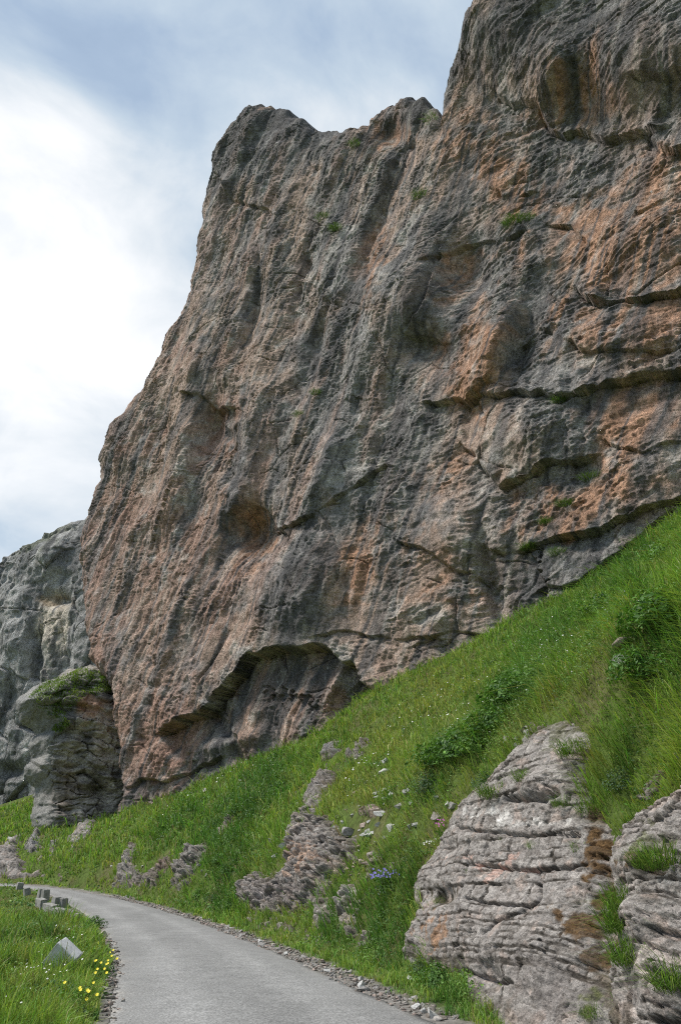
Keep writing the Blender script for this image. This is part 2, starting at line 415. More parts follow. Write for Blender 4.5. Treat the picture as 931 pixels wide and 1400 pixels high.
def build_road():
    # resample both edges at matching places, then 24 strips across
    n = 700
    def resample(P, n):
        d = np.r_[0, np.cumsum(np.hypot(*np.diff(P, axis=0).T))]
        return d, P
    tot = np.r_[0, np.cumsum(np.hypot(*np.diff(ER, axis=0).T))]
    # denser near the camera
    u = np.concatenate([np.linspace(0, tot[-1]-125, 120, endpoint=False), np.linspace(tot[-1]-125, tot[-1], 700)])
    r = np.stack([np.interp(u, tot, ER[:, 0]), np.interp(u, tot, ER[:, 1])], 1)
    # nearest point of the other edge
    Ld = np.r_[0, np.cumsum(np.hypot(*np.diff(EL, axis=0).T))]
    lu = np.linspace(0, Ld[-1], 6000); lp = np.stack([np.interp(lu, Ld, EL[:, 0]), np.interp(lu, Ld, EL[:, 1])], 1)
    l = np.array([lp[np.argmin(((lp-p)**2).sum(1))] for p in r])
    r = r+(r-l)/np.linalg.norm(r-l, axis=1, keepdims=True)*(0.10*fbm(u/1.1, u*0, 61, 4)+0.02)[:, None]
    l = l+(l-r)/np.linalg.norm(r-l, axis=1, keepdims=True)*(0.13*fbm(u/1.0, u*0+5, 62, 4)+0.02)[:, None]
    w = np.r_[0, 0, np.linspace(0, 1, 25)[1:-1], 1, 1]
    P = l[:, None]+(r-l)[:, None]*w[None, :, None]
    z = rise(P[..., 1])+0.015+0.03*(1-(2*w-1)**2)+0.006*fbm(P[..., 0]/1.5, P[..., 1]/1.5, 63, 3)
    z[:, 0] -= 0.09; z[:, -1] -= 0.09
    V = np.concatenate([P, z[..., None]], -1)
    wear = 0.92+0.16*np.exp(-((w-0.27)/0.09)**2)+0.16*np.exp(-((w-0.73)/0.09)**2)
    ed = np.minimum(w, 1-w)
    wear = wear[None]*(1+0.10*fbm(P[..., 0]/2, P[..., 1]/6, 64, 3))
    tint = np.stack([wear, wear, wear], -1)
    dust = (np.exp(-ed/0.03)[None]*np.clip(0.5+0.9*fbm(P[..., 0]/.8, P[..., 1]/.8, 65, 3), 0, 1))[..., None]
    tint = tint*(1+dust*np.array([0.30, 0.22, 0.12]))
    o = mesh_np('road', V.reshape(-1, 3), grid_faces(V.shape[1], V.shape[0])[:, ::-1], M_road, {'wear': tint.reshape(-1, 3)}, smooth=True)
    tag(o, 'narrow grey asphalt road bending left below the cliff', kind='structure')
build_road()

# ------------------------------------------------------------------ main cliff
SIL = np.array([(150, 1200), (150, 1135), (163, 1060), (158, 1000), (150, 940), (130, 912), (118, 895), (112, 860), (108, 830), (103, 790), (103, 755), (105, 718), (112, 700), (120, 675), (130, 652),
    (133, 640), (127, 625), (135, 602), (142, 582), (160, 566), (172, 546), (190, 530), (200, 505), (215, 480), (222, 455), (240, 430), (252, 395), (262, 355), (270, 330),
    (276, 290), (282, 262), (290, 235), (293, 212), (310, 190), (322, 165), (330, 150), (338, 143)], float)
TOP = np.array([(338, 143), (350, 141), (366, 142), (385, 143), (392, 153), (408, 158), (418, 169), (440, 172), (455, 170), (478, 166), (496, 164), (500, 150), (520, 136), (538, 126), (548, 122), (560, 127),
    (572, 122)], float)
TOP2 = np.array([(574, 118), (578, 100), (577, 86), (583, 66), (602, 46), (614, 28), (626, 12), (635, 0), (660, -30), (700, -80), (780, -130), (931, -170), (1100, -200)], float)
TOPOFF = 2.6
sk, sz = wall_hit(SIL[:, 0], SIL[:, 1]); tk, tz = wall_hit(TOP[:, 0], TOP[:, 1]); t2k, t2z = wall_hit(TOP2[:, 0], TOP2[:, 1], TOPOFF)
# the crest as k -> z; the steep step at its right-hand part keeps k increasing
_tk = np.r_[tk, np.maximum.accumulate(np.maximum(t2k, tk[-1]+0.05))+np.arange(len(t2k))*0.02]; _tz = np.r_[tz, t2z]
ZL = tz[0]; ZB = -3.0
def gauss(PX, PY, cx, cy, rx, ry, rot):
    c, s = math.cos(D2R(rot)), math.sin(D2R(rot))
    x = (PX-cx)*c+(PY-cy)*s; y = -(PX-cx)*s+(PY-cy)*c
    return np.exp(-(x/rx)**2-(y/ry)**2)
# (photo x, y, half width, half height, turn, metres out of the wall)
BUMPS = [(448, 930, 8, 30, 10, .9), (340, 970, 40, 20, -20, .5), (300, 1012, 60, 14, -14, .6), (405, 800, 48, 90, 12, 1.6), (350, 728, 30, 34, 25, -2.4), (318, 690, 16, 40, 10, 0.8), (298, 590, 22, 46, 8, -1.9), (232, 690, 22, 190, 10, 1.2), (195, 640, 16, 120, 12, -0.7), (270, 640, 14, 130, 8, -0.6),
    (345, 560, 20, 150, 8, 0.9), (322, 640, 12, 150, 6, -1.0), (560, 400, 56, 78, 18, 1.6), (592, 478, 34, 24, 0, -1.1), (638, 372, 46, 50, 25, -1.7), (676, 462, 26, 66, 12, 1.7), (712, 480, 16, 50, 8, -1.0),
    (728, 590, 78, 58, 0, 1.1), (545, 240, 13, 120, 22, -1.3), (500, 330, 12, 130, 20, -0.9), (460, 420, 14, 160, 18, 0.9), (430, 480, 10, 140, 18, -0.9), (352, 420, 10, 60, 10, -1.2), (375, 330, 16, 120, 14, 0.6), (880, 640, 70, 60, 0, 0.5),
    (620, 725, 46, 46, 0, 0.9), (470, 560, 16, 120, 16, 0.7), (540, 560, 14, 140, 14, -0.6), (415, 370, 9, 70, 14, -1.0), (800, 120, 30, 70, 10, -0.9), (740, 110, 60, 40, 0, 0.8), (860, 330, 90, 40, -4, 0.6), (860, 460, 80, 34, -4, 0.8),
    (250, 800, 18, 110, 12, 0.8), (205, 850, 14, 110, 8, -0.8), (280, 900, 16, 70, 20, 0.9), (180, 760, 16, 150, 8, 0.5), (530, 180, 20, 24, 0, -1.0), (300, 280, 30, 90, 20, 0.6), (330, 240, 10, 70, 25, -0.7), (520, 690, 30, 40, 20, 0.5),
    (600, 830, 60, 40, -20, 0.5), (670, 790, 10, 60, -8, -0.8), (440, 650, 40, 40, 0, 0.7)]
# dark undercut lines: points left to right, metres out above, metres in below, reach above and below in photo px
LEDGES = [([(590, 550), (612, 549), (640, 547), (652, 534), (690, 541), (740, 545), (800, 548), (845, 530), (890, 520), (935, 514), (1000, 505)], 1.1, 1.2, 60, 34),
    ([(638, 612), (655, 630), (672, 648), (688, 668), (708, 662), (728, 656), (745, 642), (790, 640), (808, 632)], 0.9, 1.3, 45, 26),
    ([(684, 752), (720, 752), (760, 746), (800, 735), (860, 712), (905, 693), (960, 668)], 1.0, 1.1, 44, 22),
    ([(745, 812), (775, 804), (800, 796), (850, 767), (915, 702)], 0.7, 0.9, 26, 18),
    ([(684, 128), (700, 138), (735, 142), (750, 178), (770, 186), (800, 180), (830, 190), (860, 182), (888, 184)], 1.2, 1.0, 50, 40),
    ([(868, 98), (895, 102), (931, 96), (1010, 90)], 1.4, 0.8, 40, 26), ([(886, 192), (898, 206), (915, 214), (935, 215), (1000, 218)], 1.0, 0.8, 30, 26),
    ([(796, 404), (815, 414), (845, 418), (880, 414), (931, 402), (1000, 390)], 1.0, 0.8, 44, 22), ([(752, 458), (765, 463), (785, 470), (792, 480)], 0.6, 0.6, 24, 16), ([(800, 488), (850, 486), (900, 484), (940, 470)], 0.5, 0.4, 26, 18),
    ([(234, 992), (262, 983), (292, 964), (318, 936), (345, 905), (364, 898), (382, 886), (408, 889), (430, 883), (452, 892), (470, 908), (480, 906), (496, 926), (516, 946)], 1.2, 3.2, 44, 80),
    ([(386, 720), (410, 710), (440, 695), (462, 683), (498, 658), (526, 644)], 0.6, 0.5, 30, 30), ([(556, 740), (575, 750), (598, 764), (618, 772), (642, 782), (660, 800)], 0.6, 0.5, 26, 26),
    ([(262, 538), (285, 546), (304, 556), (318, 560)], 0.7, 0.9, 26, 34), ([(322, 700), (345, 692), (370, 700), (385, 722)], 0.7, 0.8, 24, 26), ([(440, 868), (470, 866), (500, 872), (560, 868), (600, 874)], 0.35, 0.35, 20, 20),
    ([(750, 300), (775, 306), (795, 322)], 0.4, 0.5, 26, 20), ([(600, 350), (585, 400), (560, 452), (600, 470)], 0.5, 0.6, 36, 26), ([(305, 250), (320, 268), (340, 285), (365, 290)], 0.5, 0.4, 30, 24),
    ([(120, 1000), (170, 1075), (230, 1060), (290, 1040)], 0.6, 0.6, 40, 30), ([(585, 355), (620, 345), (660, 330), (700, 318)], 0.5, 0.5, 26, 22), ([(680, 258), (700, 268), (716, 262)], 0.5, 0.4, 20, 16),
    ([(840, 610), (880, 622), (931, 612)], 0.35, 0.35, 24, 20), ([(655, 530), (690, 486), (720, 470)], 0.5, 0.5, 20, 20), ([(565, 880), (610, 860), (650, 862)], 0.3, 0.3, 20, 16)]
CRACKS = [([(690, 668), (680, 700), (664, 740), (672, 800), (690, 840)], 0.5, 5), ([(806, 552), (803, 600), (808, 636)], 0.5, 4), ([(640, 548), (634, 590), (640, 612)], 0.5, 4), ([(548, 180), (530, 240), (505, 330), (498, 380)], 0.8, 6),
    ([(592, 765), (604, 800), (590, 830), (560, 850)], 0.4, 4), ([(700, 550), (714, 590), (716, 640)], 0.35, 4), ([(356, 350), (340, 420), (330, 520), (318, 620), (306, 720), (290, 800)], 0.7, 6), ([(470, 330), (440, 430), (425, 520)], 0.6, 5),
    ([(215, 860), (212, 930), (190, 1020)], 0.7, 6), ([(600, 118), (588, 150), (560, 200)], 0.6, 5), ([(420, 350), (404, 430), (395, 500)], 0.5, 5), ([(506, 660), (480, 760), (470, 850)], 0.35, 5), ([(846, 150), (838, 200), (828, 260)], 0.3, 5)]
def macro(PX, PY):
    w = np.zeros(PX.shape)
    for cx, cy, rx, ry, rot, a in BUMPS: w += a*(.5 if rx < 25 and ry > 65 else 1)*gauss(PX, PY, cx, cy, rx, ry, rot)
    # the top right leans out over the wall, the roof of the hall above the lowest slab
    rim = np.interp(PX, [560, 600, 690, 760, 860, 940, 1100], [108, 118, 140, 170, 180, 170, 150])
    w += TOPOFF*ss(0, 130, rim-PY+10)*ss(560, 640, PX)
    w += 0.8*ss(300, 120, PY)*ss(420, 300, PX)
    return w
def ledges(PX, PY, jx, jy, LEDGES=LEDGES, CRACKS=CRACKS):
    w = np.zeros(PX.shape); X = PX+jx; Y = PY+jy
    for pts, ao, ai, ra, rb in LEDGES:
        p = np.array(pts, float); x0, x1 = p[:, 0].min()-ra*2, p[:, 0].max()+ra*2; y0, y1 = p[:, 1].min()-ra*3, p[:, 1].max()+rb*3
        m = (X > x0) & (X < x1) & (Y > y0) & (Y < y1)
        if not m.any(): continue
        d, arc_, ov = seg_dist(X[m], Y[m], p); d = -d          # positive above the line
        wt = np.exp(-(np.clip(ov, 0, None)/16.0)**2)*np.clip(.68+.75*fbm(arc_/38+p[0, 0], arc_*0+p[0, 1], 431, 4), .12 if ai < 2 else .85, 1.25)
        sw_ = 1.5+1.1*ai; s = ss(-sw_, sw_, d)
        w[m] += -0.30*wt*min(1, ao)*np.exp(-((d+2.0)/1.8)**2)+0.46*wt*(s*ao*np.exp(-np.clip(d, 0, None)/ra)-(1-s)*ai*np.exp(-np.clip(-d, 0, None)/rb))
    for pts, a, wd in CRACKS:
        p = np.array(pts, float); x0, y0 = p.min(0)-wd*4; x1, y1 = p.max(0)+wd*4
        m = (X > x0) & (X < x1) & (Y > y0) & (Y < y1)
        d, arc_, ov = seg_dist(X[m], Y[m], p)
        w[m] -= .5*a*np.exp(-(d/wd)**2)*np.exp(-(np.clip(ov, 0, None)/10)**2)*np.clip(.4+1.2*fbm(arc_/30, arc_*0+p[0, 0], 433, 3), 0, 1.3)
    return w
LEAN = D2R(23); cl, sl_ = math.cos(LEAN), math.sin(LEAN)
def wall_noise(k, z, PX, PY):
    a = k*cl-z*sl_; b = k*sl_+z*cl
    wx = 1.6*fbm(k/9, z/9, 301, 3); wz = 1.6*fbm(k/9, z/9, 302, 3)
    left = ss(700, 480, PX+0.15*PY-60)             # the fluted part, left and middle
    w = 0.6*fbm(k/14, z/18, 303, 3)
    fl = ridged((a+wx)/3.4, (b+wz)/19, 305, 3)
    w += (0.04+0.27*left)*(fl-0.5)
    # broken planes, long down the flutes on the left and long along the beds on the right; some faces stay smooth
    jg = .10*fbm(k/.45, z/.45, 336, 3); mod = np.clip(.60+1.0*fbm(k/6, z/6, 337, 3), .12, 1.35); mod2 = np.clip(.60+1.1*fbm(k/3.4, z/3.4, 338, 3), .10, 1.4)
    def two(l, r, seed, jit=1.0, **kw):
        return left*facet((a+.5*wx+jit*jg)/l[0], (b+.4*wz+2*jit*jg)/l[1], seed, **kw)+(1-left)*facet((k+.5*wx+.25*z+2*jit*jg)/r[0], (z-.16*k+.4*wz+jit*jg)/r[1], seed+3, **kw)
    w += 0.85*two((3.8, 8.0), (7.0, 3.4), 321, 3, tilt=.5, curv=.35, step=.35, mode=-1)
    w += 0.36*mod*two((1.2, 3.2), (3.2, 1.1), 331, 2, tilt=.6, curv=.3, step=.5)
    w += 0.20*mod2*two((.50, 1.7), (1.5, .42), 341, 1.2, tilt=.6, curv=.25, step=.6)
    w += 0.15*mod2*two((.22, .8), (.70, .17), 351, .8, tilt=.6, curv=.3, step=.8)
    q = z-0.14*k+wz*0.8+0.4*fbm(k/3, z/3, 311, 3)
    lay = noise1(q/1.5, 313)*0.20+noise1(q/0.55, 314)*0.13
    lm = ss(-0.1, 0.5, fbm(k/8, z/8, 316, 3))
    w += 0.8*lay*(0.15+0.85*lm)*(1-.5*left)
    w += .13*mod*(1-.6*left)*(ridged(q/.42, (k+.3*z)/3.2, 317, 4, gain=.6)-.5)
    w += .15*mod*left*(ridged((a+.3*wx)/.50, (b+wz)/3.6, 307, 4, gain=.6)-.5)
    # open fractures
    f1, f2, cid = worley((k+wx+0.25*z)/4.2, (z+wz-0.1*k)/3.2, 325)
    w += -0.16*(1-ss(0, .03, f2-f1))*ss(-.1, .35, fbm(k/4, z/4, 326, 2))
    w += 0.06*fbm(k/1.3, z/1.1, 333, 5, gain=.6)+0.05*mod2*fbm(k/0.30, z/0.16, 335, 3, gain=.65)
    return w
NK, NZ = 900, 1150
def build_wall():
    v = np.linspace(0, 1, NZ); zrow = ZB+v*(ZL-ZB)
    kend = np.interp(zrow, sz, sk)-0.55
    u = np.linspace(0, 1, NK)**0.92
    K = kend[:, None]+(70-kend)[:, None]*np.where(u < .86, u/.86*.66, .66+(u-.86)/.14*.34)[None]
    kf = np.arange(-40, 110, .1); tf = np.interp(kf, _tk, _tz); g_ = np.exp(-(np.arange(-120, 121)*.1/4.0)**2); g_ /= g_.sum()
    ts_ = np.convolve(np.pad(tf, 120, mode='edge'), g_, 'valid'); ZT = np.interp(K, _tk, _tz); ZS = np.interp(K, kf, ts_)     # rows follow a smooth crest low down, the true one at the top
    Z = ZB+v[:, None]*(ZS-ZB)+(ZT-ZS)*v[:, None]**12
    # rough up the free edges
    def place(K, Z, w): return np.stack([WL[0]+WT[0]*K+WN[0]*w, WL[1]+WT[1]*K+WN[1]*w, Z], -1)
    w = np.zeros(K.shape)
    for _ in range(5):
        PX, PY, f = proj(place(K, Z, w)); w = 0.4*w+0.6*macro(PX, PY)
    PX, PY, f = proj(place(K, Z, w))
    jx = 5*fbm(K/3.2, Z/3.2, 401, 3); jy = 9*fbm(K/3.0, Z/3.0, 402, 3)
    w0 = w
    for _ in range(3):
        wl = ledges(PX, PY, jx, jy); PX, PY, f = proj(place(K, Z, w0+0.6*wl))
    w = w0+wl
    PX, PY, f = proj(place(K, Z, w))
    nz = wall_noise(K, Z, PX, PY)
    w = w+nz
    # rounding toward the left end and the crest
    dk = (K-kend[:, None]); dt = np.interp(K, _tk, _tz)-Z
    w = w-1.3*np.exp(-dk/0.7)-0.9*np.exp(-dt/0.8)
    ku = K+(0.35*fbm(K/1.2+9, Z/1.2, 411, 4)+.35*facet(K/.9, Z/.9, 414, tilt=.6, curv=.3, step=.8))*np.exp(-dk/2.2); zu = Z+(0.6*fbm(K/1.5, Z/1.5, 412, 4)+.45*facet(K/.8, Z/.8, 413, tilt=.6, curv=.3, step=.8))*np.exp(-dt/2.5)
    P = place(ku, zu, w)
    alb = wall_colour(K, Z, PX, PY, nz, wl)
    # wrap: the end and the crest go back into the mountain
    back = np.array([0.4, 1.2, 3, 7, 14, 26])
    B = np.array([-WN[0], -WN[1], 0.0])
    Lw = [P[:, 0]+B*b+np.array([0, 0, 0.0])+np.stack([0.5*fbm(zrow/2+i*3, zrow*0+b, 421, 4)*WT[0]+WT[0]*b*.25, 0.5*fbm(zrow/2+i*3, zrow*0+b, 421, 4)*WT[1]+WT[1]*b*.25, 0*zrow], -1) for i, b in enumerate(back)]
    P = np.concatenate([np.stack(Lw[::-1], 1), P], 1); alb = np.concatenate([np.repeat(alb[:, :1], len(back), 1), alb], 1)
    kk = np.arange(P.shape[1])
    Tw = [P[-1]+B*b+np.stack([0*kk, 0*kk, 0.25*fbm(kk/14., kk*0+b, 423, 4)*min(b, 2)+0.12*b], -1) for b in back]
    P = np.concatenate([P, np.stack(Tw, 0)], 0); alb = np.concatenate([alb, np.repeat(alb[-1:], len(back), 0)], 0)
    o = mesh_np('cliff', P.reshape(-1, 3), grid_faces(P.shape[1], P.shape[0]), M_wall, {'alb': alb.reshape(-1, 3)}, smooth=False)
    tag(o, 'towering grey and rust stained rock cliff above the grassy slope', kind='structure')
    return o
# (x, y, half width, half height, turn, strength) of the stains and, first in DARK, painted cave shade
ORANGE = [(800, 110, 46, 60, 20, .8), (760, 165, 50, 22, 0, .5), (690, 235, 56, 40, 15, .9), (640, 190, 40, 60, 25, .45), (720, 280, 40, 22, 0, .6), (860, 340, 90, 60, -10, .9), (900, 250, 50, 40, 0, .7), (800, 300, 50, 24, 0, .7), (655, 480, 30, 62, 12, 1.0), (620, 375, 34, 34, 30, .6),
    (530, 175, 24, 30, 20, 1.0), (510, 360, 12, 36, 12, .9), (478, 785, 46, 34, -30, 1.0), (500, 740, 30, 40, 10, .5), (775, 705, 60, 22, -15, .9), (850, 590, 40, 60, 0, .8), (900, 570, 50, 40, 0, .6), (870, 450, 90, 40, -8, .8), (770, 420, 40, 30, 0, .6), (600, 640, 30, 40, 0, .5),
    (610, 800, 60, 40, 0, .5), (660, 560, 20, 30, 0, .5), (690, 340, 40, 24, 0, .45), (345, 735, 30, 30, 0, .8), (400, 960, 100, 40, -10, .5), (560, 730, 40, 50, 20, .3), (840, 680, 70, 24, -15, .7)]
RED = [(298, 590, 22, 40, 8, 1.0), (205, 1010, 60, 60, -20, .9), (270, 940, 50, 60, 0, .5), (240, 760, 80, 160, 10, .5), (130, 820, 30, 120, 5, .5), (180, 700, 60, 60, 20, .45), (330, 760, 40, 60, 0, .4), (310, 850, 60, 60, 0, .4), (120, 900, 40, 40, 0, .6), (520, 190, 20, 20, 0, .7)]
TAN = [(400, 310, 22, 110, 14, .9), (420, 250, 20, 50, 10, .6), (360, 490, 22, 70, 14, .8), (235, 640, 30, 130, 10, .8), (215, 860, 50, 140, 10, .6), (320, 900, 40, 60, 20, .7), (540, 300, 14, 60, 20, .8), (380, 440, 20, 60, 14, .6), (260, 420, 40, 80, 25, .5), (270, 530, 40, 60, 20, .6), (440, 900, 40, 20, 0, .7),
    (560, 860, 100, 40, 0, .8), (640, 580, 40, 50, 0, .5), (690, 590, 30, 50, 0, .6), (840, 640, 90, 40, 0, .5), (550, 800, 60, 60, 0, .6), (830, 450, 50, 30, 0, .5), (760, 490, 20, 30, 0, .6), (600, 200, 50, 60, 20, .5), (740, 100, 50, 30, 0, .6), (640, 700, 40, 50, 0, .5), (340, 980, 60, 40, 0, .5), (900, 380, 50, 30, 0, .5)]
DARK = [(385, 955, 100, 42, -22, .75), (340, 165, 50, 30, 0, 1.0), (300, 230, 26, 60, 25, .8), (540, 140, 50, 22, -10, .9), (620, 60, 34, 70, 0, 1.0), (780, 30, 120, 40, 0, .7), (440, 180, 60, 16, 0, .8), (405, 810, 40, 80, 10, .85), (320, 660, 12, 110, 8, .8), (430, 480, 16, 90, 16, .7), (480, 400, 26, 120, 18, .45), (390, 620, 40, 60, 20, .45), (565, 430, 40, 50, 20, .6), (350, 330, 30, 90, 20, .5), (300, 260, 40, 60, 20, .55), (360, 180, 70, 34, 0, .9), (450, 190, 60, 20, 0, .7), (560, 150, 50, 30, -20, .7),  # first entry darkens the cave back wall, its depth shade put into the colour
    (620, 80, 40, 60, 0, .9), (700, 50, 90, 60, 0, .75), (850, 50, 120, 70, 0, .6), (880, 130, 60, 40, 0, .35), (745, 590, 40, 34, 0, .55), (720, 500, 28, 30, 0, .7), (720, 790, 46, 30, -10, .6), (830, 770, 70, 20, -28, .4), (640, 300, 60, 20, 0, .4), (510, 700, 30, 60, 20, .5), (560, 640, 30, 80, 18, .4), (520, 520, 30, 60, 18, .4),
    (820, 220, 20, 50, 0, .6), (700, 380, 30, 30, 0, .5), (240, 350, 26, 70, 25, .6), (150, 600, 30, 40, 20, .6), (330, 1030, 90, 26, -14, .6), (200, 1080, 60, 20, -15, .6), (300, 1000, 60, 20, 0, .4), (860, 540, 12, 40, 0, .6), (590, 690, 20, 50, 15, .4), (420, 1000, 60, 30, -20, .4)]
PALE = [(520, 640, 60, 80, 15, .35), (700, 620, 40, 40, 0, .5), (660, 740, 30, 40, 0, .6), (830, 480, 40, 24, 0, .5), (500, 270, 20, 60, 20, .6), (590, 830, 40, 24, -30, .7), (560, 310, 12, 60, 20, .6), (440, 330, 30, 120, 16, .3), (600, 570, 40, 30, 0, .4), (880, 620, 60, 20, 0, .4), (250, 690, 14, 100, 12, .6), (200, 640, 12, 60, 12, .5), (320, 920, 20, 40, 25, .6), (470, 890, 30, 20, 0, .6), (570, 600, 40, 60, 15, .35)]
def wall_colour(K, Z, PX, PY, nz, wl):
    a = K*cl-Z*sl_; b = K*sl_+Z*cl
    jx = 22*fbm(K/3.5, Z/3.5, 501, 5, gain=.6); jy = 22*fbm(K/3.5, Z/3.5, 502, 5, gain=.6)
    X = PX+jx; Y = PY+jy
    def blobs(L):
        r = np.zeros(PX.shape)
        for cx, cy, rx, ry, rot, s in L: r = np.maximum(r, s*gauss(X, Y, cx, cy, rx*1.15, ry*1.15, rot))
        return r
    n = fbm(K/6, Z/9, 503, 5, gain=.6); ns = fbm(a/1.6, b/14, 504, 4); nf = fbm(K/1.3, Z/1.3, 505, 4)
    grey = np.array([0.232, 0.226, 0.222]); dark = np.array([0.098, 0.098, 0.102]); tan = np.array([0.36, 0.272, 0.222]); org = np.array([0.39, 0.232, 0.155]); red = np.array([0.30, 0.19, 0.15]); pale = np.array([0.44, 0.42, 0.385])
    c = np.broadcast_to(grey, PX.shape+(3,)).copy()
    left = ss(420, 230, PX+0.25*(700-PY)*0+(PY-700)*-0.18)
    def lay(w, col):
        nonlocal c
        w = np.clip(w, 0, 1)[..., None]; c = c*(1-w)+col*w
    lay(0.75*ss(-0.15, 0.5, n+0.55*left-0.15), tan); lay(.68*left*ss(-.35, .35, fbm(K/3.5, Z/6, 509, 4)), np.array([.355, .228, .188])); lay(.5*ss(0, .55, fbm(a/2.2, b/9, 510, 4))*ss(640, 520, PX), np.array([.345, .225, .18]))
    lay(0.30*ss(0.15, 0.7, fbm(K/4, Z/6, 506, 4)), org*0.6+tan*0.4)
    t = blobs(TAN); lay(0.85*ss(0.10, 0.65, t+0.25*nf*(t > .05)), tan)
    t = blobs(RED); lay(0.80*ss(0.12, 0.7, t+0.3*nf*(t > .05)), red)
    t = blobs(ORANGE); lay(0.90*ss(0.12, 0.62, t+0.35*nf*(t > .05)), org)
    t = blobs(PALE); lay(0.8*ss(0.15, 0.8, t+0.5*nf*(t > .05)), pale)
    lay(0.70*ss(0.12, 0.55, ns), dark*1.25); lay(.8*ss(.22, .5, fbm(a/.42, b/12, 508, 3)+.25*ns), dark*1.1)                                       # water streaks
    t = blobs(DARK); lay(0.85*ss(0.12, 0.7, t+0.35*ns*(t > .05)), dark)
    lay(0.35*ss(0.2, 0.8, fbm(a/0.7, b/5, 507, 3)), pale)
    lay(0.5*ss(0.25, 0.9, nf), grey*1.25)
    return np.clip(1.32*c*np.array([1.03, 1.0, .96])*(1+0.16*nf[..., None]), 0.02, 0.75)
wall = build_wall()
WALLP = {}
# ------------------------------------------------------------------ upright rock masses: grey cliff, buttress, boulders
def upright(name, line, poly, relief, colour, mat, step, off_back=6.0, bumps=(), lip=0.8, jit=6.0, smooth=False, ext=1.2, slope=3.0, steps=()):
    """a mass of rock whose outline (photo px, seen on the vertical plane through LINE) rolls back into real depth"""
    p0, p1 = np.array(line[0], float), np.array(line[1], float); T = (p1-p0)/np.linalg.norm(p1-p0); N = np.array([T[1], -T[0]])
    if N @ (-p0) < 0: N = -N
    def hit(px, py):
        d = rays(px, py); t = (p0@N)/(d[..., 0]*N[0]+d[..., 1]*N[1])
        return (d[..., 0]*t-p0[0])*T[0]+(d[..., 1]*t-p0[1])*T[1], CAMZ+d[..., 2]*t
    pl = np.array(poly, float); pk, pz = hit(pl[:, 0], pl[:, 1]); kz = np.stack([pk, pz], 1)
    k = np.arange(pk.min()-ext, pk.max()+ext, step); z = np.arange(pz.min()-ext, pz.max()+ext, step)
    K, Z = np.meshgrid(k, z)
    sd = sd_poly(K+0.06*jit*fbm(K/1.2, Z/1.2, 611, 4)*min(1, step*8), Z+0.06*jit*fbm(K/1.2, Z/1.2, 612, 4)*min(1, step*8), kz)
    w = lip*(1-np.exp(-np.clip(sd, 0, None)/lip))+slope*np.minimum(sd, 0)
    P0 = np.stack([p0[0]+T[0]*K+N[0]*w, p0[1]+T[1]*K+N[1]*w, Z], -1); PX, PY, _ = proj(P0)
    for cx, cy, rx, ry, rot, a in bumps: w = w+a*gauss(PX, PY, cx, cy, rx, ry, rot)
    if steps: w = w+ledges(PX, PY, 3*fbm(K/1.5, Z/1.5, 615, 3), 3*fbm(K/1.5, Z/1.5, 616, 3), steps, ())
    nz = relief(K, Z, PX, PY); w = np.maximum(w+nz*np.clip(0.5+sd, 0.15, 1), -off_back)
    P = np.stack([p0[0]+T[0]*K+N[0]*w, p0[1]+T[1]*K+N[1]*w, Z], -1)
    PX, PY, _ = proj(P); alb = colour(K, Z, PX, PY, nz)
    F = grid_faces(len(k), len(z)); keep = (sd.ravel()[F] > -ext*0.8).any(1); F = F[keep]
    used = np.unique(F); idx = np.full(K.size, -1); idx[used] = np.arange(len(used)); F = idx[F]
    if T[0]*N[1]-T[1]*N[0] > 0: F = F[:, ::-1]
    return mesh_np(name, P.reshape(-1, 3)[used], F, mat, {'alb': np.clip(alb, .015, .75).reshape(-1, 3)[used]}, smooth=smooth)

def grey_relief(K, Z, PX, PY):
    wx = fbm(K/7, Z/7, 701, 3)
    jg = .12*fbm(K/.6, Z/.6, 708, 3)
    w = .8*fbm(K/11, Z/14, 702, 3)+1.3*facet((K+.8*wx)/4.2, (Z+.8*wx)/8.0, 703, tilt=.5, curv=.35, step=.4, mode=-1)
    w += .60*facet((K+.5*wx+jg)/1.7, (Z+jg)/3.0, 704, tilt=.6, curv=.3, step=.5)+.32*facet((K+.3*wx+jg)/.8, (Z-.2*K+jg)/.9, 705, tilt=.6, curv=.3, step=.6)+.16*facet((K+jg)/.36, Z/.40, 709, tilt=.6, curv=.3, step=.8)
    q = Z+0.15*K+wx; w += 0.20*noise1(q/1.2, 706)+.08*fbm(K/1.2, Z/1.2, 707, 5)
    f1, f2, cid = worley((K+.8*wx)/2.6, (Z+.5*wx)/6.5, 710); w += .9*(cid-.5)*ss(.01, .08, f2-f1)-.4*(1-ss(0, .05, f2-f1))
    return w
def lay_(c, w, col):
    w = np.clip(w, 0, 1)[..., None]; return c*(1-w)+np.asarray(col)*w
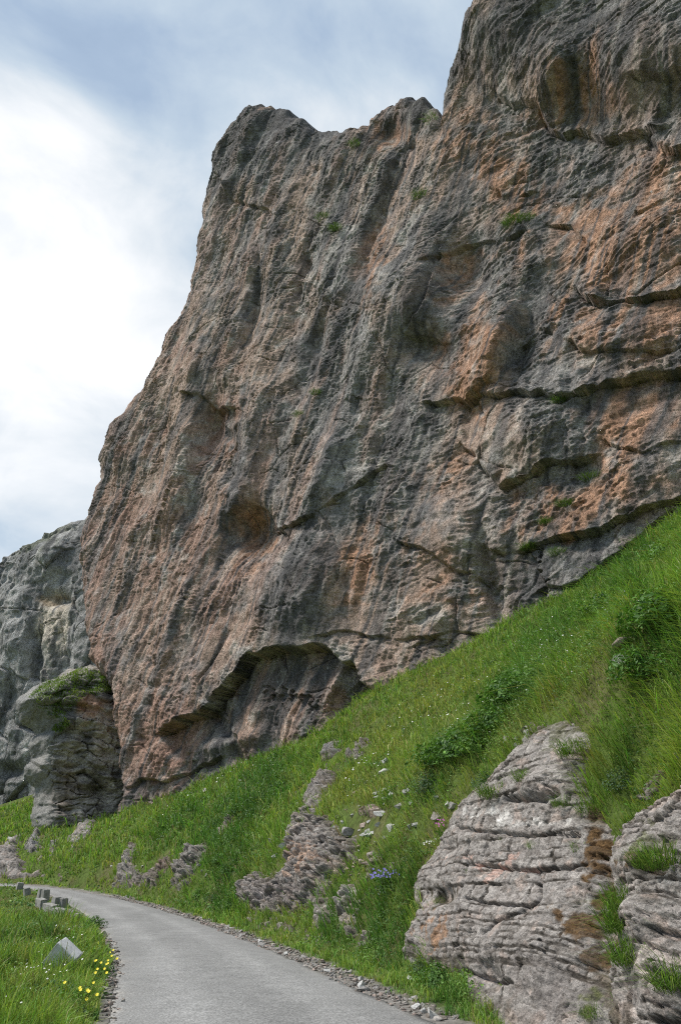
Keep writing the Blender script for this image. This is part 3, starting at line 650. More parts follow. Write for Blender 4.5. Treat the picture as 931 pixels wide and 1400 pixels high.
def grey_col(K, Z, PX, PY, nz):
    n = fbm(K/3, Z/6, 711, 5); j = 8*fbm(K/2, Z/2, 712, 4); X = PX+j; Y = PY+j
    c = np.broadcast_to(np.array([.29, .295, .295]), K.shape+(3,)).copy()
    c = lay_(c, .8*ss(0, .6, n), (.155, .16, .165)); c = lay_(c, .6*ss(.1, .6, -n), (.40, .40, .39))
    c = lay_(c, .9*ss(.2, .7, gauss(X, Y, 74, 855, 24, 50, 10)), (.50, .455, .385)); c = lay_(c, .8*ss(.2, .7, gauss(X, Y, 55, 905, 18, 30, 10)), (.44, .425, .395))
    c = lay_(c, .85*ss(.2, .7, gauss(X, Y, 40, 1005, 8, 36, 10)), (.62, .62, .6)); c = lay_(c, .8*ss(.25, .7, gauss(X, Y, 75, 822, 26, 8, 0)), (.27, .215, .145))
    c = lay_(c, .8*ss(.25, .7, gauss(X, Y, 50, 900, 14, 50, 0)*0.8), (.16, .17, .185)); c = lay_(c, .6*ss(890, 960, Y)*ss(-.3, .3, n+.15), (.15, .155, .155)); c = lay_(c, .6*ss(.3, .8, gauss(X, Y, 60, 735, 60, 12, -24)), (.10, .12, .07))
    c = lay_(c, .8*ss(.25, .6, fbm(K/.7, Z/6, 714, 4)), (.13, .135, .14)); return 1.18*c*np.array([1.03, 1.0, .96])
GP0 = np.array([-64.0, 96.0]); GP1 = np.array([-20.0, 74.0])
grey_cliff = upright('cliff', (GP0, GP1), [(-420, 1300), (-430, 900), (-300, 840), (-160, 800), (-60, 782), (-3, 772), (2, 764), (18, 755), (32, 748), (55, 739), (66, 730), (78, 722), (100, 713), (140, 698), (190, 690), (210, 1200), (100, 1200), (0, 1240)],
    grey_relief, grey_col, M_grey, 0.11, 12, bumps=[(78, 818, 22, 10, 10, -1.2), (72, 770, 34, 30, 10, 1.0), (20, 860, 16, 60, 6, .9), (48, 900, 8, 60, 6, -1.0), (70, 880, 14, 60, 6, .6), (30, 1000, 12, 60, 0, .6), (18, 1055, 16, 10, 0, -1.2)], ext=3.0, lip=1.6)
tag(grey_cliff, 'blue grey limestone cliff with a cream patch beyond the end of the rusty cliff', kind='structure')

def butt_relief(K, Z, PX, PY):
    wx = fbm(K/3, Z/3, 721, 3)
    jg = .06*fbm(K/.4, Z/.4, 728, 3)
    w = 0.5*fbm(K/4, Z/5, 722, 3)+.6*facet((K+.4*wx)/2.2, (Z+.4*wx)/2.6, 723, tilt=.5, curv=.35, step=.4, mode=-1)+.34*facet((K+.3*wx+jg)/1.1, (Z+.2*K+jg)/.55, 726, tilt=.6, curv=.3, step=.6)+.16*facet((K+jg)/.45, (Z+.1*K+jg)/.20, 729, tilt=.6, curv=.3, step=.8)
    q = Z+0.12*K+.5*wx; f1, f2, cid = worley(K/1.8+.3*wx, q/.55, 722)
    return 1.35*w+noise1(q/.5, 724)*.24+noise1(q/.2, 725)*.12+.5*(cid-.5)*ss(.01, .10, f2-f1)-.20*(1-ss(0, .07, f2-f1))+.10*fbm(K/.7, Z/.5, 727, 4)
def butt_col(K, Z, PX, PY, nz):
    n = fbm(K/1.6, Z/2.4, 731, 5); j = 8*fbm(K/1.2, Z/1.2, 732, 4); X = PX+j; Y = PY+j
    c = np.broadcast_to(np.array([.27, .255, .235]), K.shape+(3,)).copy()
    c = lay_(c, .85*ss(0, .5, n), (.12, .115, .11)); c = lay_(c, .8*ss(.1, .6, -n), (.42, .39, .35)); c = lay_(c, .7*ss(.1, .5, fbm(K/.8, Z/.25, 733, 4)), (.10, .09, .085))
    c = lay_(c, .8*ss(.2, .7, gauss(X, Y, 128, 968, 26, 16, 0)), (.36, .22, .15)); c = lay_(c, .9*ss(.2, .7, gauss(X, Y, 145, 1010, 20, 44, 0)), (.45, .41, .36))
    c = lay_(c, .7*ss(.2, .7, gauss(X, Y, 85, 1075, 26, 40, 0)), (.21, .17, .135)); c = lay_(c, .7*ss(.25, .7, gauss(X, Y, 75, 985, 30, 30, 0)), (.17, .175, .17))
    c = lay_(c, .75*ss(95, 60, X), (.235, .24, .24))
    return 1.0*c*np.array([1.03, 1.0, .96])
bd0 = rays(60, 1110); bd1 = rays(175, 1110)
BT0 = bd0[:2]/np.hypot(*bd0[:2])*60; BT1 = bd1[:2]/np.hypot(*bd1[:2])*60.5
buttress = upright('rock_buttress', (BT0, BT1), [(62, 1175), (72, 1140), (66, 1110), (74, 1084), (68, 1060), (58, 1046), (66, 1030), (62, 1012), (78, 1000), (72, 986), (56, 972), (42, 957), (58, 944), (80, 936), (104, 922), (130, 916), (160, 925), (190, 950), (200, 1000), (195, 1060), (185, 1110), (170, 1150), (120, 1180), (90, 1180)],
    butt_relief, butt_col, M_farrock, 0.055, 5, bumps=[(115, 1095, 40, 40, 0, -.9), (140, 1078, 14, 16, 0, -1.0), (100, 1000, 50, 40, 0, .6), (80, 1110, 16, 30, 0, .3)], lip=1.0, steps=[([(54, 1046), (75, 1056), (100, 1058), (118, 1052), (135, 1068), (150, 1082), (170, 1085)], 0.9, 1.0, 30, 60), ([(50, 974), (70, 984), (90, 1000), (120, 990)], .7, .6, 20, 20), ([(60, 1100), (90, 1106), (130, 1098)], .3, .4, 14, 14)])
tag(buttress, 'undercut layered rock buttress with a grassy ledge on top at the cliff end', 'rock buttress')

# ------------------------------------------------------------------ outcrops breaking through the turf
OUTPOLY = []
def outcrop(name, label, poly, h=0.4, step=0.03, seed=1, style='bedded', mat=None, tint=(.265, .243, .224), bed=0.22, dip=(0.0, 0.06), group=None, bumps=(), stains=(), cracks=(), sink=0.35, rough=1.0, bank_in=None):
    pl = np.array(poly, float); OUTPOLY.append(pl)
    W = ground_hit(pl[:, 0], np.minimum(pl[:, 1], 1500)); c = W.mean(0)
    e = 0.5; hx = (H([c[0]+e], [c[1]])-H([c[0]-e], [c[1]]))[0]/(2*e); hy = (H([c[0]], [c[1]+e])-H([c[0]], [c[1]-e]))[0]/(2*e)
    n = np.array([-hx, -hy, 1.0]); n /= np.linalg.norm(n)
    e1 = np.cross([0, 0, 1.0], n); e1 /= np.linalg.norm(e1); e2 = np.cross(n, e1)
    if e1 @ np.array([1.0, 0, 0]) < 0: pass
    ab = np.stack([(W-c)@e1, (W-c)@e2], 1)
    a = np.arange(ab[:, 0].min()-.5, ab[:, 0].max()+.5, step); b = np.arange(ab[:, 1].min()-.5, ab[:, 1].max()+.5, step)
    A, B = np.meshgrid(a, b)
    t_ = np.zeros(A.shape)
    for _ in range(14):
        X = c[0]+A*e1[0]+B*e2[0]+n[0]*t_; Y = c[1]+A*e1[1]+B*e2[1]+n[1]*t_; Z = c[2]+A*e1[2]+B*e2[2]+n[2]*t_
        t_ = t_+np.clip(H(X, Y, step > .04)-Z, -.6, .6)*n[2]*.6
    sc_ = max(step*14, .25)
    sd = sd_poly(A+.25*sc_*fbm(A/sc_, B/sc_, seed, 4), B+.25*sc_*fbm(A/sc_, B/sc_, seed+1, 4), ab)
    if style == 'rubble' or step > .04: sd = sd-.22*np.sqrt(np.clip(sd, 0.01, None))*(1+np.clip(fbm(A/.55, B/.4, seed+30, 4), -.5, 2))*(sd > 0)*1.5
    env = np.where(sd > 0, h*(1-np.exp(-sd/(h*.9+.05))), np.maximum(-sink, sd*1.6))
    q = Z+dip[0]*X+dip[1]*Y+0.02*fbm(A/1.2, B/1.2, seed+2, 3)+.010*fbm(A/.2, B/.2, seed+33, 2)
    f = rough
    if style == 'bedded':
        # beds of uneven thickness, each set in or out, open joints between
        rg = np.random.default_rng(seed); th = bed*np.exp(rg.normal(0, .55, 400)); ed = np.cumsum(th)-2.0; off = rg.normal(0, .5, 401)
        i = np.searchsorted(ed, q.ravel()).reshape(q.shape); lo = ed[np.clip(i-1, 0, 399)]; hi = ed[np.clip(i, 0, 399)]
        jd = np.minimum(q-lo, hi-q); jd = np.clip(jd, 0, None)
        rnd = 1-np.exp(-jd/(0.035*bed+.004))
        open_ = np.clip(0.65+1.1*fbm(A/.8, B/.4, seed+4, 4), 0.08, 1.3)
        Li = th[np.clip(i-1, 0, 399)]*rg.uniform(1.6, 4.5, 401)[i]+.05
        uu = A/Li+rg.uniform(0, 50, 401)[i]+.10*fbm(A/.3, q/.15, seed+3, 3); ce = np.floor(uu); fr = uu-ce; je = np.minimum(fr, 1-fr)*Li
        hb = (_h(ce.astype(np.int32), i.astype(np.int32), seed) & np.uint32(4095)).astype(float)/4095; hc = (_h(ce.astype(np.int32), i.astype(np.int32), seed+9) & np.uint32(4095)).astype(float)/4095
        jj = np.minimum(jd+.004, je*1.3+.002); rnd = 1-np.exp(-jj/.007)
        det = f*(.032*off[i]*bed/.17+.045*(hb-.5)+.12*(hc-.5)*(fr-.5)*np.minimum(Li, .5)-.055*(1-rnd)*open_)
        joint = (jj < .017)*np.clip(open_*1.1-.1, 0, 1)
    else:
        # rubbly, knobbly rock of fist to head sized lumps
        f1, f2, cid = worley(A/.42+.5*fbm(A, B, seed+6, 2), B/.30, seed+5); det = f*(.22*(cid-.35)*ss(.02, .25, f2-f1)-.10*(1-ss(0, .14, f2-f1)))
        f1, f2, cid = worley(A/.17+.3*fbm(A*2, B*2, seed+7, 2), B/.13, seed+8); det += f*(.09*(cid-.4)*ss(.02, .3, f2-f1)-.05*(1-ss(0, .16, f2-f1)))
        joint = (f2-f1 < .10)*.7
        nb = fbm(A/.9, B/.9, seed+3, 3)
    det = det+f*(.03*facet(A/.55, B/.30, seed+40, tilt=.5, curv=.2, step=.35)+.014*facet(A/.16, B/.09, seed+41, tilt=.7, curv=.3, step=.6)+.014*facet(A/.08, B/.05, seed+42, tilt=.7, curv=.4, step=.7))
    f1, f2, cid = worley(A/.11, B/.085, seed+11); det = det+f*(.010*(cid-.5)-.010*(1-ss(0, .12, f2-f1)))
    det = det+f*(.025*fbm(A/.7, B/.7, seed+12, 4)+.012*(np.abs(fbm(A/.16, B/.10, seed+13, 4, gain=.6))-.4)-.05*ss(.30, .6, fbm(A/.10, B/.07, seed+18, 3))*ss(-.1, .4, fbm(A/.8, B/.8, seed+19, 2)))
    w = env+det*np.clip(.35+sd/.3, .15, 1)
    P = np.stack([X, Y, Z], -1)+n*w[..., None]
    PX, PY, _ = proj(P)
    for cx, cy, rx, ry, rot, am in bumps: P = P+n*(am*gauss(PX, PY, cx, cy, rx, ry, rot))[..., None]
    for pts, am, wd in cracks:
        d, _, ov = seg_dist(PX+3*fbm(A/.2, B/.2, seed+20, 3), PY+3*fbm(A/.2, B/.2, seed+21, 3), np.array(pts, float)); P = P-n*(am*np.exp(-(d/wd)**2)*np.exp(-(np.clip(ov, 0, None)/8)**2))[..., None]
    col = np.broadcast_to(np.array(tint), A.shape+(3,)).copy()
    n1 = fbm(A/.8, B/.6, seed+14, 5); n2 = fbm(A/.2, B/.16, seed+15, 4); n3 = fbm(A/.35, B/.3, seed+16, 4)
    col = lay_(col, .55*ss(.0, .6, n1), (.30, .27, .25)); col = lay_(col, .5*ss(.15, .7, n3), (.40, .37, .34)); col = lay_(col, .75*ss(.15, .6, n2), (.17, .15, .135)); col = lay_(col, .7*ss(.25, .6, fbm(A/.45, B/.12, seed+22, 4)), (.13, .115, .10)); col = lay_(col, .5*ss(.3, .7, -n3), (.42, .33, .28))
    col = lay_(col, .85*np.clip(joint, 0, 1), (.045, .038, .03))
    gr = ss(.25, -.15, sd+.22*fbm(A/.3, B/.3, seed+17, 3)); col = lay_(col, .85*gr, (.09, .075, .045))
    for cx, cy, rx, ry, rot, st, cc in stains:
        g = gauss(PX+20*n3, PY+20*n1, cx, cy, rx, ry, rot); col = lay_(col, st*ss(.25, .75, g+(.5*n2+.4*n3)*(g > .06)), np.asarray(cc)*(1+.45*n3+.3*n2)[..., None])
    F = grid_faces(len(a), len(b)); keep = (sd.ravel()[F] > -.32).any(1); F = F[keep]; used = np.unique(F); idx = np.full(A.size, -1); idx[used] = np.arange(len(used)); F = idx[F]
    Pu = P.reshape(-1, 3)[used]; nrm = np.cross(Pu[F[0, 1]]-Pu[F[0, 0]], Pu[F[0, 2]]-Pu[F[0, 0]])
    if nrm @ n < 0: F = F[:, ::-1]
    o = mesh_np(name, Pu, F, mat or M_rock, {'alb': np.clip(col, .015, .7).reshape(-1, 3)[used]}, smooth=False)
    tag(o, label, 'rock outcrop', group); return o
BROWN = (.085, .05, .022); MOSS = (.07, .08, .02)
outcrop('rock_outcrop', 'large pale bedded limestone outcrop with a dark wet moss streak beside the road',
    [(690, 1410), (672, 1392), (640, 1368), (640, 1335), (590, 1322), (551, 1312), (558, 1285), (575, 1250), (563, 1228), (578, 1190), (607, 1150), (622, 1120), (648, 1085), (682, 1055), (700, 1035), (735, 1000), (757, 985), (800, 985), (812, 1015), (800, 1060), (815, 1100), (856, 1150), (862, 1200), (856, 1250), (862, 1300), (850, 1345), (850, 1420), (840, 1480), (700, 1470)],
    h=.24, step=.014, seed=801, bed=.12, dip=(-.04, .02), bumps=[(600, 1222, 22, 13, 0, -.22), (612, 1155, 12, 10, 0, -.12), (745, 1070, 30, 16, -10, .16), (730, 1300, 60, 60, 0, .25), (640, 1260, 30, 60, 0, .12), (828, 1210, 16, 100, 2, -.16), (675, 1335, 14, 20, 0, -.2)],
    stains=[(818, 1120, 16, 26, 0, .8, BROWN), (822, 1170, 26, 30, 0, .95, BROWN), (832, 1225, 20, 50, -6, .95, BROWN), (840, 1180, 14, 60, 0, .9, BROWN), (836, 1290, 14, 50, 0, .85, BROWN), (845, 1260, 8, 40, 0, .8, MOSS), (800, 1250, 26, 14, 0, .9, BROWN), (812, 1290, 12, 34, 0, .8, BROWN), (600, 1225, 22, 12, 0, .9, (.05, .042, .025)), (606, 1218, 16, 6, 0, .9, (.03, .027, .02)), (600, 1275, 20, 20, 20, .6, (.30, .16, .08)), (700, 1186, 60, 5, 2, .6, (.42, .27, .22)), (700, 1120, 70, 8, 2, .55, (.52, .50, .47)), (765, 1360, 40, 50, 0, .65, (.15, .135, .125)), (700, 1400, 60, 30, 0, .4, (.2, .17, .15)), (806, 1390, 14, 30, 0, .8, MOSS), (770, 1000, 30, 16, 0, .4, MOSS)],  # stains, plus two near-black entries that darken the hollow on the left
    cracks=[([(640, 1180), (690, 1188), (740, 1190), (800, 1182)], .14, 2.4), ([(625, 1132), (700, 1140), (790, 1142)], .10, 2.2), ([(640, 1232), (680, 1238), (735, 1246)], .12, 2.2), ([(690, 1090), (745, 1092), (760, 1082)], .22, 4), ([(668, 1280), (700, 1262), (730, 1252)], .12, 2.5), ([(735, 1190), (742, 1230), (736, 1246)], .12, 2.5), ([(640, 1150), (636, 1200), (632, 1250)], .08, 2), ([(640, 1330), (680, 1340), (710, 1350)], .12, 2.6)])
outcrop('rock_outcrop', 'knobbly broken limestone outcrop with hanging grass, to the right of the moss streak',
    [(846, 1490), (840, 1400), (838, 1340), (846, 1300), (866, 1290), (852, 1250), (842, 1200), (850, 1165), (868, 1140), (888, 1112), (931, 1096), (1010, 1040), (1040, 1490)],
    h=.5, step=.015, seed=831, bed=.09, rough=1.9, tint=(.275, .25, .23), bumps=[(880, 1260, 26, 30, 0, .25), (865, 1180, 16, 20, 0, .12), (885, 1180, 20, 16, 0, -.2), (900, 1340, 30, 40, 0, .2)],
    stains=[(855, 1390, 16, 30, 0, .5, (.2, .16, .13)), (900, 1150, 20, 14, 0, .6, MOSS), (905, 1330, 30, 40, 0, .5, (.45, .38, .34)), (880, 1175, 22, 10, 0, .7, BROWN)])
outcrop('rock_outcrop', 'rubbly pinkish outcrop of upright knobs halfway along the grassy bank',
    [(322, 1228), (328, 1205), (345, 1192), (380, 1198), (398, 1188), (392, 1160), (412, 1120), (436, 1098), (462, 1128), (490, 1148), (496, 1182), (470, 1196), (455, 1202), (452, 1218), (430, 1246), (400, 1254), (360, 1252), (330, 1244)],
    h=.5, step=.03, seed=851, style='rubble', rough=1.5, mat=M_farrock, tint=(.29, .265, .245), stains=[(412, 1165, 18, 14, -10, .8, (.44, .30, .22)), (370, 1225, 40, 20, 0, .5, (.22, .19, .18)), (448, 1180, 30, 10, 0, .4, (.4, .3, .24))])
outcrop('rock_outcrop', 'narrow rib of broken grey stones running up from the rubbly outcrop', [(408, 1122), (420, 1090), (434, 1066), (450, 1048), (458, 1060), (446, 1090), (432, 1118)], h=.25, step=.035, seed=861, style='rubble', rough=1.3, mat=M_farrock)
outcrop('rock_outcrop', 'small grey rock poking from the turf near the top of the slope', [(470, 1042), (484, 1028), (500, 1008), (508, 1012), (500, 1034), (486, 1044)], h=.5, step=.045, seed=871, style='rubble', rough=1.6, mat=M_farrock)
outcrop('rock_outcrop', 'dark grey rock hump in the grass close under the cliff cave', [(436, 1044), (440, 1025), (456, 1012), (470, 1012), (466, 1028), (452, 1042)], h=.5, step=.05, seed=881, mat=M_farrock, tint=(.22, .215, .21), rough=1.2)
outcrop('rock_outcrop', 'low stony face above the roadside grass under the rubbly outcrop', [(424, 1276), (428, 1246), (446, 1222), (462, 1236), (456, 1268), (440, 1280)], h=.3, step=.025, seed=891, style='rubble', rough=1.2)
outcrop('rock_outcrop', 'small pale stone face between long grass and the roadside', [(484, 1292), (490, 1272), (504, 1262), (512, 1274), (506, 1292)], h=.25, step=.025, seed=901, style='rubble', rough=1.0)
outcrop('rock_outcrop', 'crumbling pink scree face low on the far bank', [(156, 1212), (162, 1185), (174, 1158), (186, 1146), (192, 1160), (188, 1185), (206, 1192), (200, 1212), (176, 1218)], h=.4, step=.06, seed=911, style='rubble', rough=1.8, mat=M_farrock, tint=(.25, .235, .215))
outcrop('rock_outcrop', 'broken pale scree in the middle of the far bank', [(232, 1206), (246, 1176), (262, 1160), (284, 1150), (288, 1166), (270, 1184), (262, 1212), (246, 1218)], h=.4, step=.05, seed=921, style='rubble', rough=1.8, mat=M_farrock, tint=(.26, .245, .225))
outcrop('rock_outcrop', 'slim pinkish slab standing in the grass where the road bends', [(76, 1208), (80, 1190), (84, 1180), (88, 1184), (86, 1204), (82, 1212)], h=.4, step=.06, seed=931, mat=M_farrock, tint=(.34, .28, .26))
outcrop('rock_outcrop', 'ribbed pale scree slope at the foot of the blue grey cliff', [(-30, 1204), (-20, 1176), (0, 1160), (22, 1140), (32, 1134), (34, 1146), (26, 1168), (40, 1190), (66, 1198), (40, 1206)], h=.5, step=.08, seed=941, mat=M_farrock, bed=.5, rough=1.6, tint=(.28, .255, .235))
outcrop('rock_outcrop', 'weathered grey boulder face with a small dark hollow at its foot', [(28, 1172), (32, 1156), (44, 1136), (52, 1130), (60, 1138), (58, 1160), (60, 1178), (46, 1176)], h=1.9, step=.06, seed=951, mat=M_farrock, rough=1.4, tint=(.21, .21, .215), bumps=[(42, 1166, 8, 5, 0, -1.5)])
outcrop('rock_outcrop', 'dark leaning slab of rock right of the hollowed boulder', [(66, 1172), (72, 1150), (84, 1134), (90, 1138), (82, 1160), (74, 1174)], h=.6, step=.06, seed=961, mat=M_farrock, rough=1.4, tint=(.19, .185, .19))
outcrop('rock_outcrop', 'stepped stony ground under the undercut buttress', [(90, 1150), (104, 1130), (124, 1118), (134, 1120), (128, 1136), (110, 1152), (98, 1166)], h=.5, step=.06, seed=971, mat=M_farrock, rough=1.4, tint=(.30, .28, .26))
outcrop('rock_outcrop', 'cluster of grey stones at the top of the large outcrop', [(716, 1000), (726, 990), (748, 990), (745, 998), (728, 1004)], h=.18, step=.02, seed=981, style='rubble')
outcrop('rock_outcrop', 'row of grey stones topped by heather above the large outcrop', [(778, 972), (782, 962), (800, 958), (822, 954), (822, 964), (800, 970)], h=.2, step=.02, seed=991, style='rubble')
outcrop('rock_outcrop', 'thin reddish ledges of stone in the turf above the rubbly outcrop', [(490, 1112), (496, 1102), (520, 1100), (528, 1110), (512, 1118)], h=.25, step=.025, seed=1001, mat=M_farrock, bed=.08, tint=(.34, .26, .22))
outcrop('rock_outcrop', 'pale stony rib in long grass at the right border of the slope', [(876, 1092), (884, 1074), (898, 1062), (908, 1058), (904, 1070), (890, 1090)], h=.22, step=.02, seed=1011, style='rubble')
outcrop('rock_outcrop', 'upright knob of stone standing right of the rubbly outcrop in tall grass', [(500, 1206), (503, 1180), (510, 1160), (520, 1158), (522, 1180), (514, 1206)], h=.35, step=.02, seed=1021, style='rubble', rough=1.2, tint=(.33, .29, .265))
outcrop('rock_outcrop', 'small pale knob with a hole just above the violet bellflowers', [(521, 1202), (526, 1184), (536, 1180), (542, 1190), (534, 1204)], h=.3, step=.02, seed=1031, style='rubble', rough=1.3, tint=(.36, .33, .31))
outcrop('rock_outcrop', 'crumbly stony strip between long grass above the right road edge', [(500, 1300), (470, 1288), (456, 1255), (470, 1218), (488, 1202), (500, 1225), (490, 1258), (508, 1285)], h=.28, step=.025, seed=1061, style='rubble', rough=1.4, tint=(.30, .275, .25))
outcrop('rock_outcrop', 'crumbling brownish rubble between the two far scree faces', [(184, 1218), (196, 1196), (212, 1182), (222, 1196), (212, 1218)], h=.3, step=.05, seed=1071, style='rubble', rough=1.5, mat=M_farrock, tint=(.24, .21, .185))
outcrop('rock_outcrop', 'row of half buried stones at the foot of the rubbly outcrop by the road', [(330, 1262), (345, 1252), (380, 1260), (420, 1268), (452, 1288), (440, 1296), (390, 1276)], h=.2, step=.025, seed=1081, style='rubble', rough=1.5, tint=(.31, .285, .26))
outcrop('rock_outcrop', 'broken reddish earth bank with stones left of the pale scree', [(214, 1192), (222, 1176), (236, 1162), (240, 1172), (230, 1190), (222, 1200)], h=.25, step=.05, seed=1041, style='rubble', rough=1.4, mat=M_farrock, tint=(.20, .145, .115))
outcrop('rock_outcrop', 'narrow stony rib above the pale scree on the far bank', [(296, 1142), (308, 1126), (322, 1110), (326, 1116), (314, 1134), (302, 1148)], h=.3, step=.05, seed=1051, style='rubble', rough=1.5, mat=M_farrock, tint=(.28, .25, .225))
# ------------------------------------------------------------------ vegetation
def leaf_mat(name, rough=0.6, trans=0.35):
    m, t, b = material(name)
    a = attr(t, 'alb'); t.link(a, b.inputs['Base Color']); b.inputs['Roughness'].default_value = rough; b.inputs['Specular IOR Level'].default_value = 0.25
    tr = t.new('ShaderNodeBsdfTranslucent'); t.link(t.mix(1.0, a, (1.1, 1.25, .6), 'MULTIPLY'), tr.inputs['Color'])
    mx = t.new('ShaderNodeMixShader'); mx.inputs[0].default_value = trans
    t.link(b.outputs[0], mx.inputs[1]); t.link(tr.outputs[0], mx.inputs[2])
    t.link(mx.outputs[0], t.n['Material Output'].inputs['Surface']); return m
M_grass = leaf_mat('grass_blades'); M_leaf = leaf_mat('broad_leaves', .5, .3)
def petal_mat(name, col):
    m, t, b = material(name); p = geo_pos(t)
    t.link(t.mix(1.0, col, t.ramp(t.noise(p, 40, 2), [(.3, .8), (.7, 1.1)]), 'MULTIPLY'), b.inputs['Base Color']); b.inputs['Roughness'].default_value = .6; return m

def blades(roots, h, wd, lean, col, seed):
    """roots (n,3), height, width, lean (n,3) horizontal tip offset, col (n,3) -> V, F, colours: 5 vertices and 3 triangles a blade"""
    n = len(roots); r = np.random.default_rng(seed); ang = r.uniform(0, np.pi, n)
    side = np.stack([np.cos(ang), np.sin(ang), 0*ang], 1)*wd[:, None]*.5
    up = np.array([0, 0, 1.])*h[:, None]
    mid = roots+up*.55+lean*.30; tip = roots+up*np.clip(1-0.35*np.linalg.norm(lean, axis=1)/h, .35, 1)[:, None]+lean
    V = np.stack([roots-side, roots+side, mid-side*.8, mid+side*.8, tip], 1).reshape(-1, 3)
    i = np.arange(n)*5
    F = np.stack([np.stack([i, i+1, i+3], 1), np.stack([i, i+3, i+2], 1), np.stack([i+2, i+3, i+4], 1)], 1).reshape(-1, 3)
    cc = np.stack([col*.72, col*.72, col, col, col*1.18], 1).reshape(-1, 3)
    return V, F, cc
def leaves(cent, size, nrm, col, seed):
    """pointed oval leaves, 4 vertices and 2 triangles folded along the rib"""
    n = len(cent); r = np.random.default_rng(seed)
    t = r.normal(size=(n, 3)); t -= (t*nrm).sum(1, keepdims=True)*nrm; t /= np.linalg.norm(t, axis=1, keepdims=True); b = np.cross(nrm, t)
    L = size[:, None]; V = np.stack([cent-t*L*.5, cent+b*L*.28+nrm*L*.10, cent+t*L*.55-nrm*L*.10, cent-b*L*.28+nrm*L*.10], 1).reshape(-1, 3)
    i = np.arange(n)*4; F = np.stack([np.stack([i, i+1, i+2], 1), np.stack([i, i+2, i+3], 1)], 1).reshape(-1, 3)
    return V, F, np.repeat(col, 4, 0)
def scatter(n, az0, az1, r0, r1, seed, power=1.0):
    r = np.random.default_rng(seed); a = np.radians(r.uniform(az0, az1, n)); d = r0*(r1/r0)**(r.uniform(0, 1, n)**power)
    x = d*np.sin(a); y = d*np.cos(a); return x, y, d
ALLPOLY = [p for p in OUTPOLY]
def in_rock(px, py, grow=0.0):
    m = np.zeros(px.shape, bool)
    for p in ALLPOLY:
        b = (px > p[:, 0].min()-8) & (px < p[:, 0].max()+8) & (py > p[:, 1].min()-8) & (py < p[:, 1].max()+8)
        if b.any(): m[b] |= sd_poly(px[b], py[b], p) > (grow[b] if np.ndim(grow) else grow)
    return m
# turf character in the photo: (x, y, rx, ry, turn, weight)
LUSH = [(840, 1050, 40, 40, 0, .5), (795, 950, 34, 20, -20, .5), (870, 1000, 40, 40, 0, .4), (350, 1090, 60, 26, -50, 1), (310, 1175, 34, 40, -30, 1), (300, 1130, 60, 24, -48, .8), (700, 960, 50, 26, -40, .8), (625, 1035, 50, 22, -20, .8), (585, 1085, 22, 22, 0, .7), (900, 880, 50, 60, 0, .8), (850, 900, 40, 40, 0, .5), (530, 1280, 30, 50, 0, .9), (470, 1260, 30, 40, 0, .8), (300, 1235, 40, 16, 0, .8), (560, 1200, 20, 40, 0, .8), (250, 1120, 50, 20, -35, .6), (760, 870, 80, 30, -35, .6), (860, 780, 80, 24, -35, .7), (620, 1380, 60, 20, 0, .6), (60, 1290, 60, 16, -5, .4)]
DRY = [(600, 950, 60, 30, -30, .7), (520, 1010, 50, 30, -35, .7), (620, 990, 50, 20, -30, .6), (800, 1040, 40, 30, 0, .8), (780, 960, 50, 20, -20, .6), (480, 1085, 50, 26, -20, .7), (560, 1130, 40, 30, 0, .6), (560, 1060, 60, 20, -20, .6), (700, 1010, 40, 12, -30, .6), (20, 1350, 12, 26, 10, .9), (85, 1283, 12, 10, 0, .9), (30, 1310, 10, 14, 0, .6), (240, 1080, 50, 14, -30, .4), (30, 1240, 50, 14, -10, .5), (60, 1370, 40, 20, 0, .5)]
BARE = [(500, 1130, 40, 22, 0, .75), (480, 1110, 24, 16, 0, .6), (720, 1000, 40, 16, -30, .5), (836, 1130, 10, 40, 0, .6), (225, 1180, 20, 20, -40, .6), (150, 1190, 14, 8, -30, .8), (110, 1207, 14, 8, -30, .8), (20, 1185, 40, 18, 0, .7), (540, 1060, 30, 12, 0, .3), (450, 1060, 16, 40, 40, .4), (125, 1150, 20, 14, 0, .4)]
def bl(L, X, Y):
    r = np.zeros(X.shape)
    for cx, cy, rx, ry, rot, s in L: r = np.maximum(r, s*gauss(X, Y, cx, cy, rx*1.2, ry*1.2, rot))
    return r
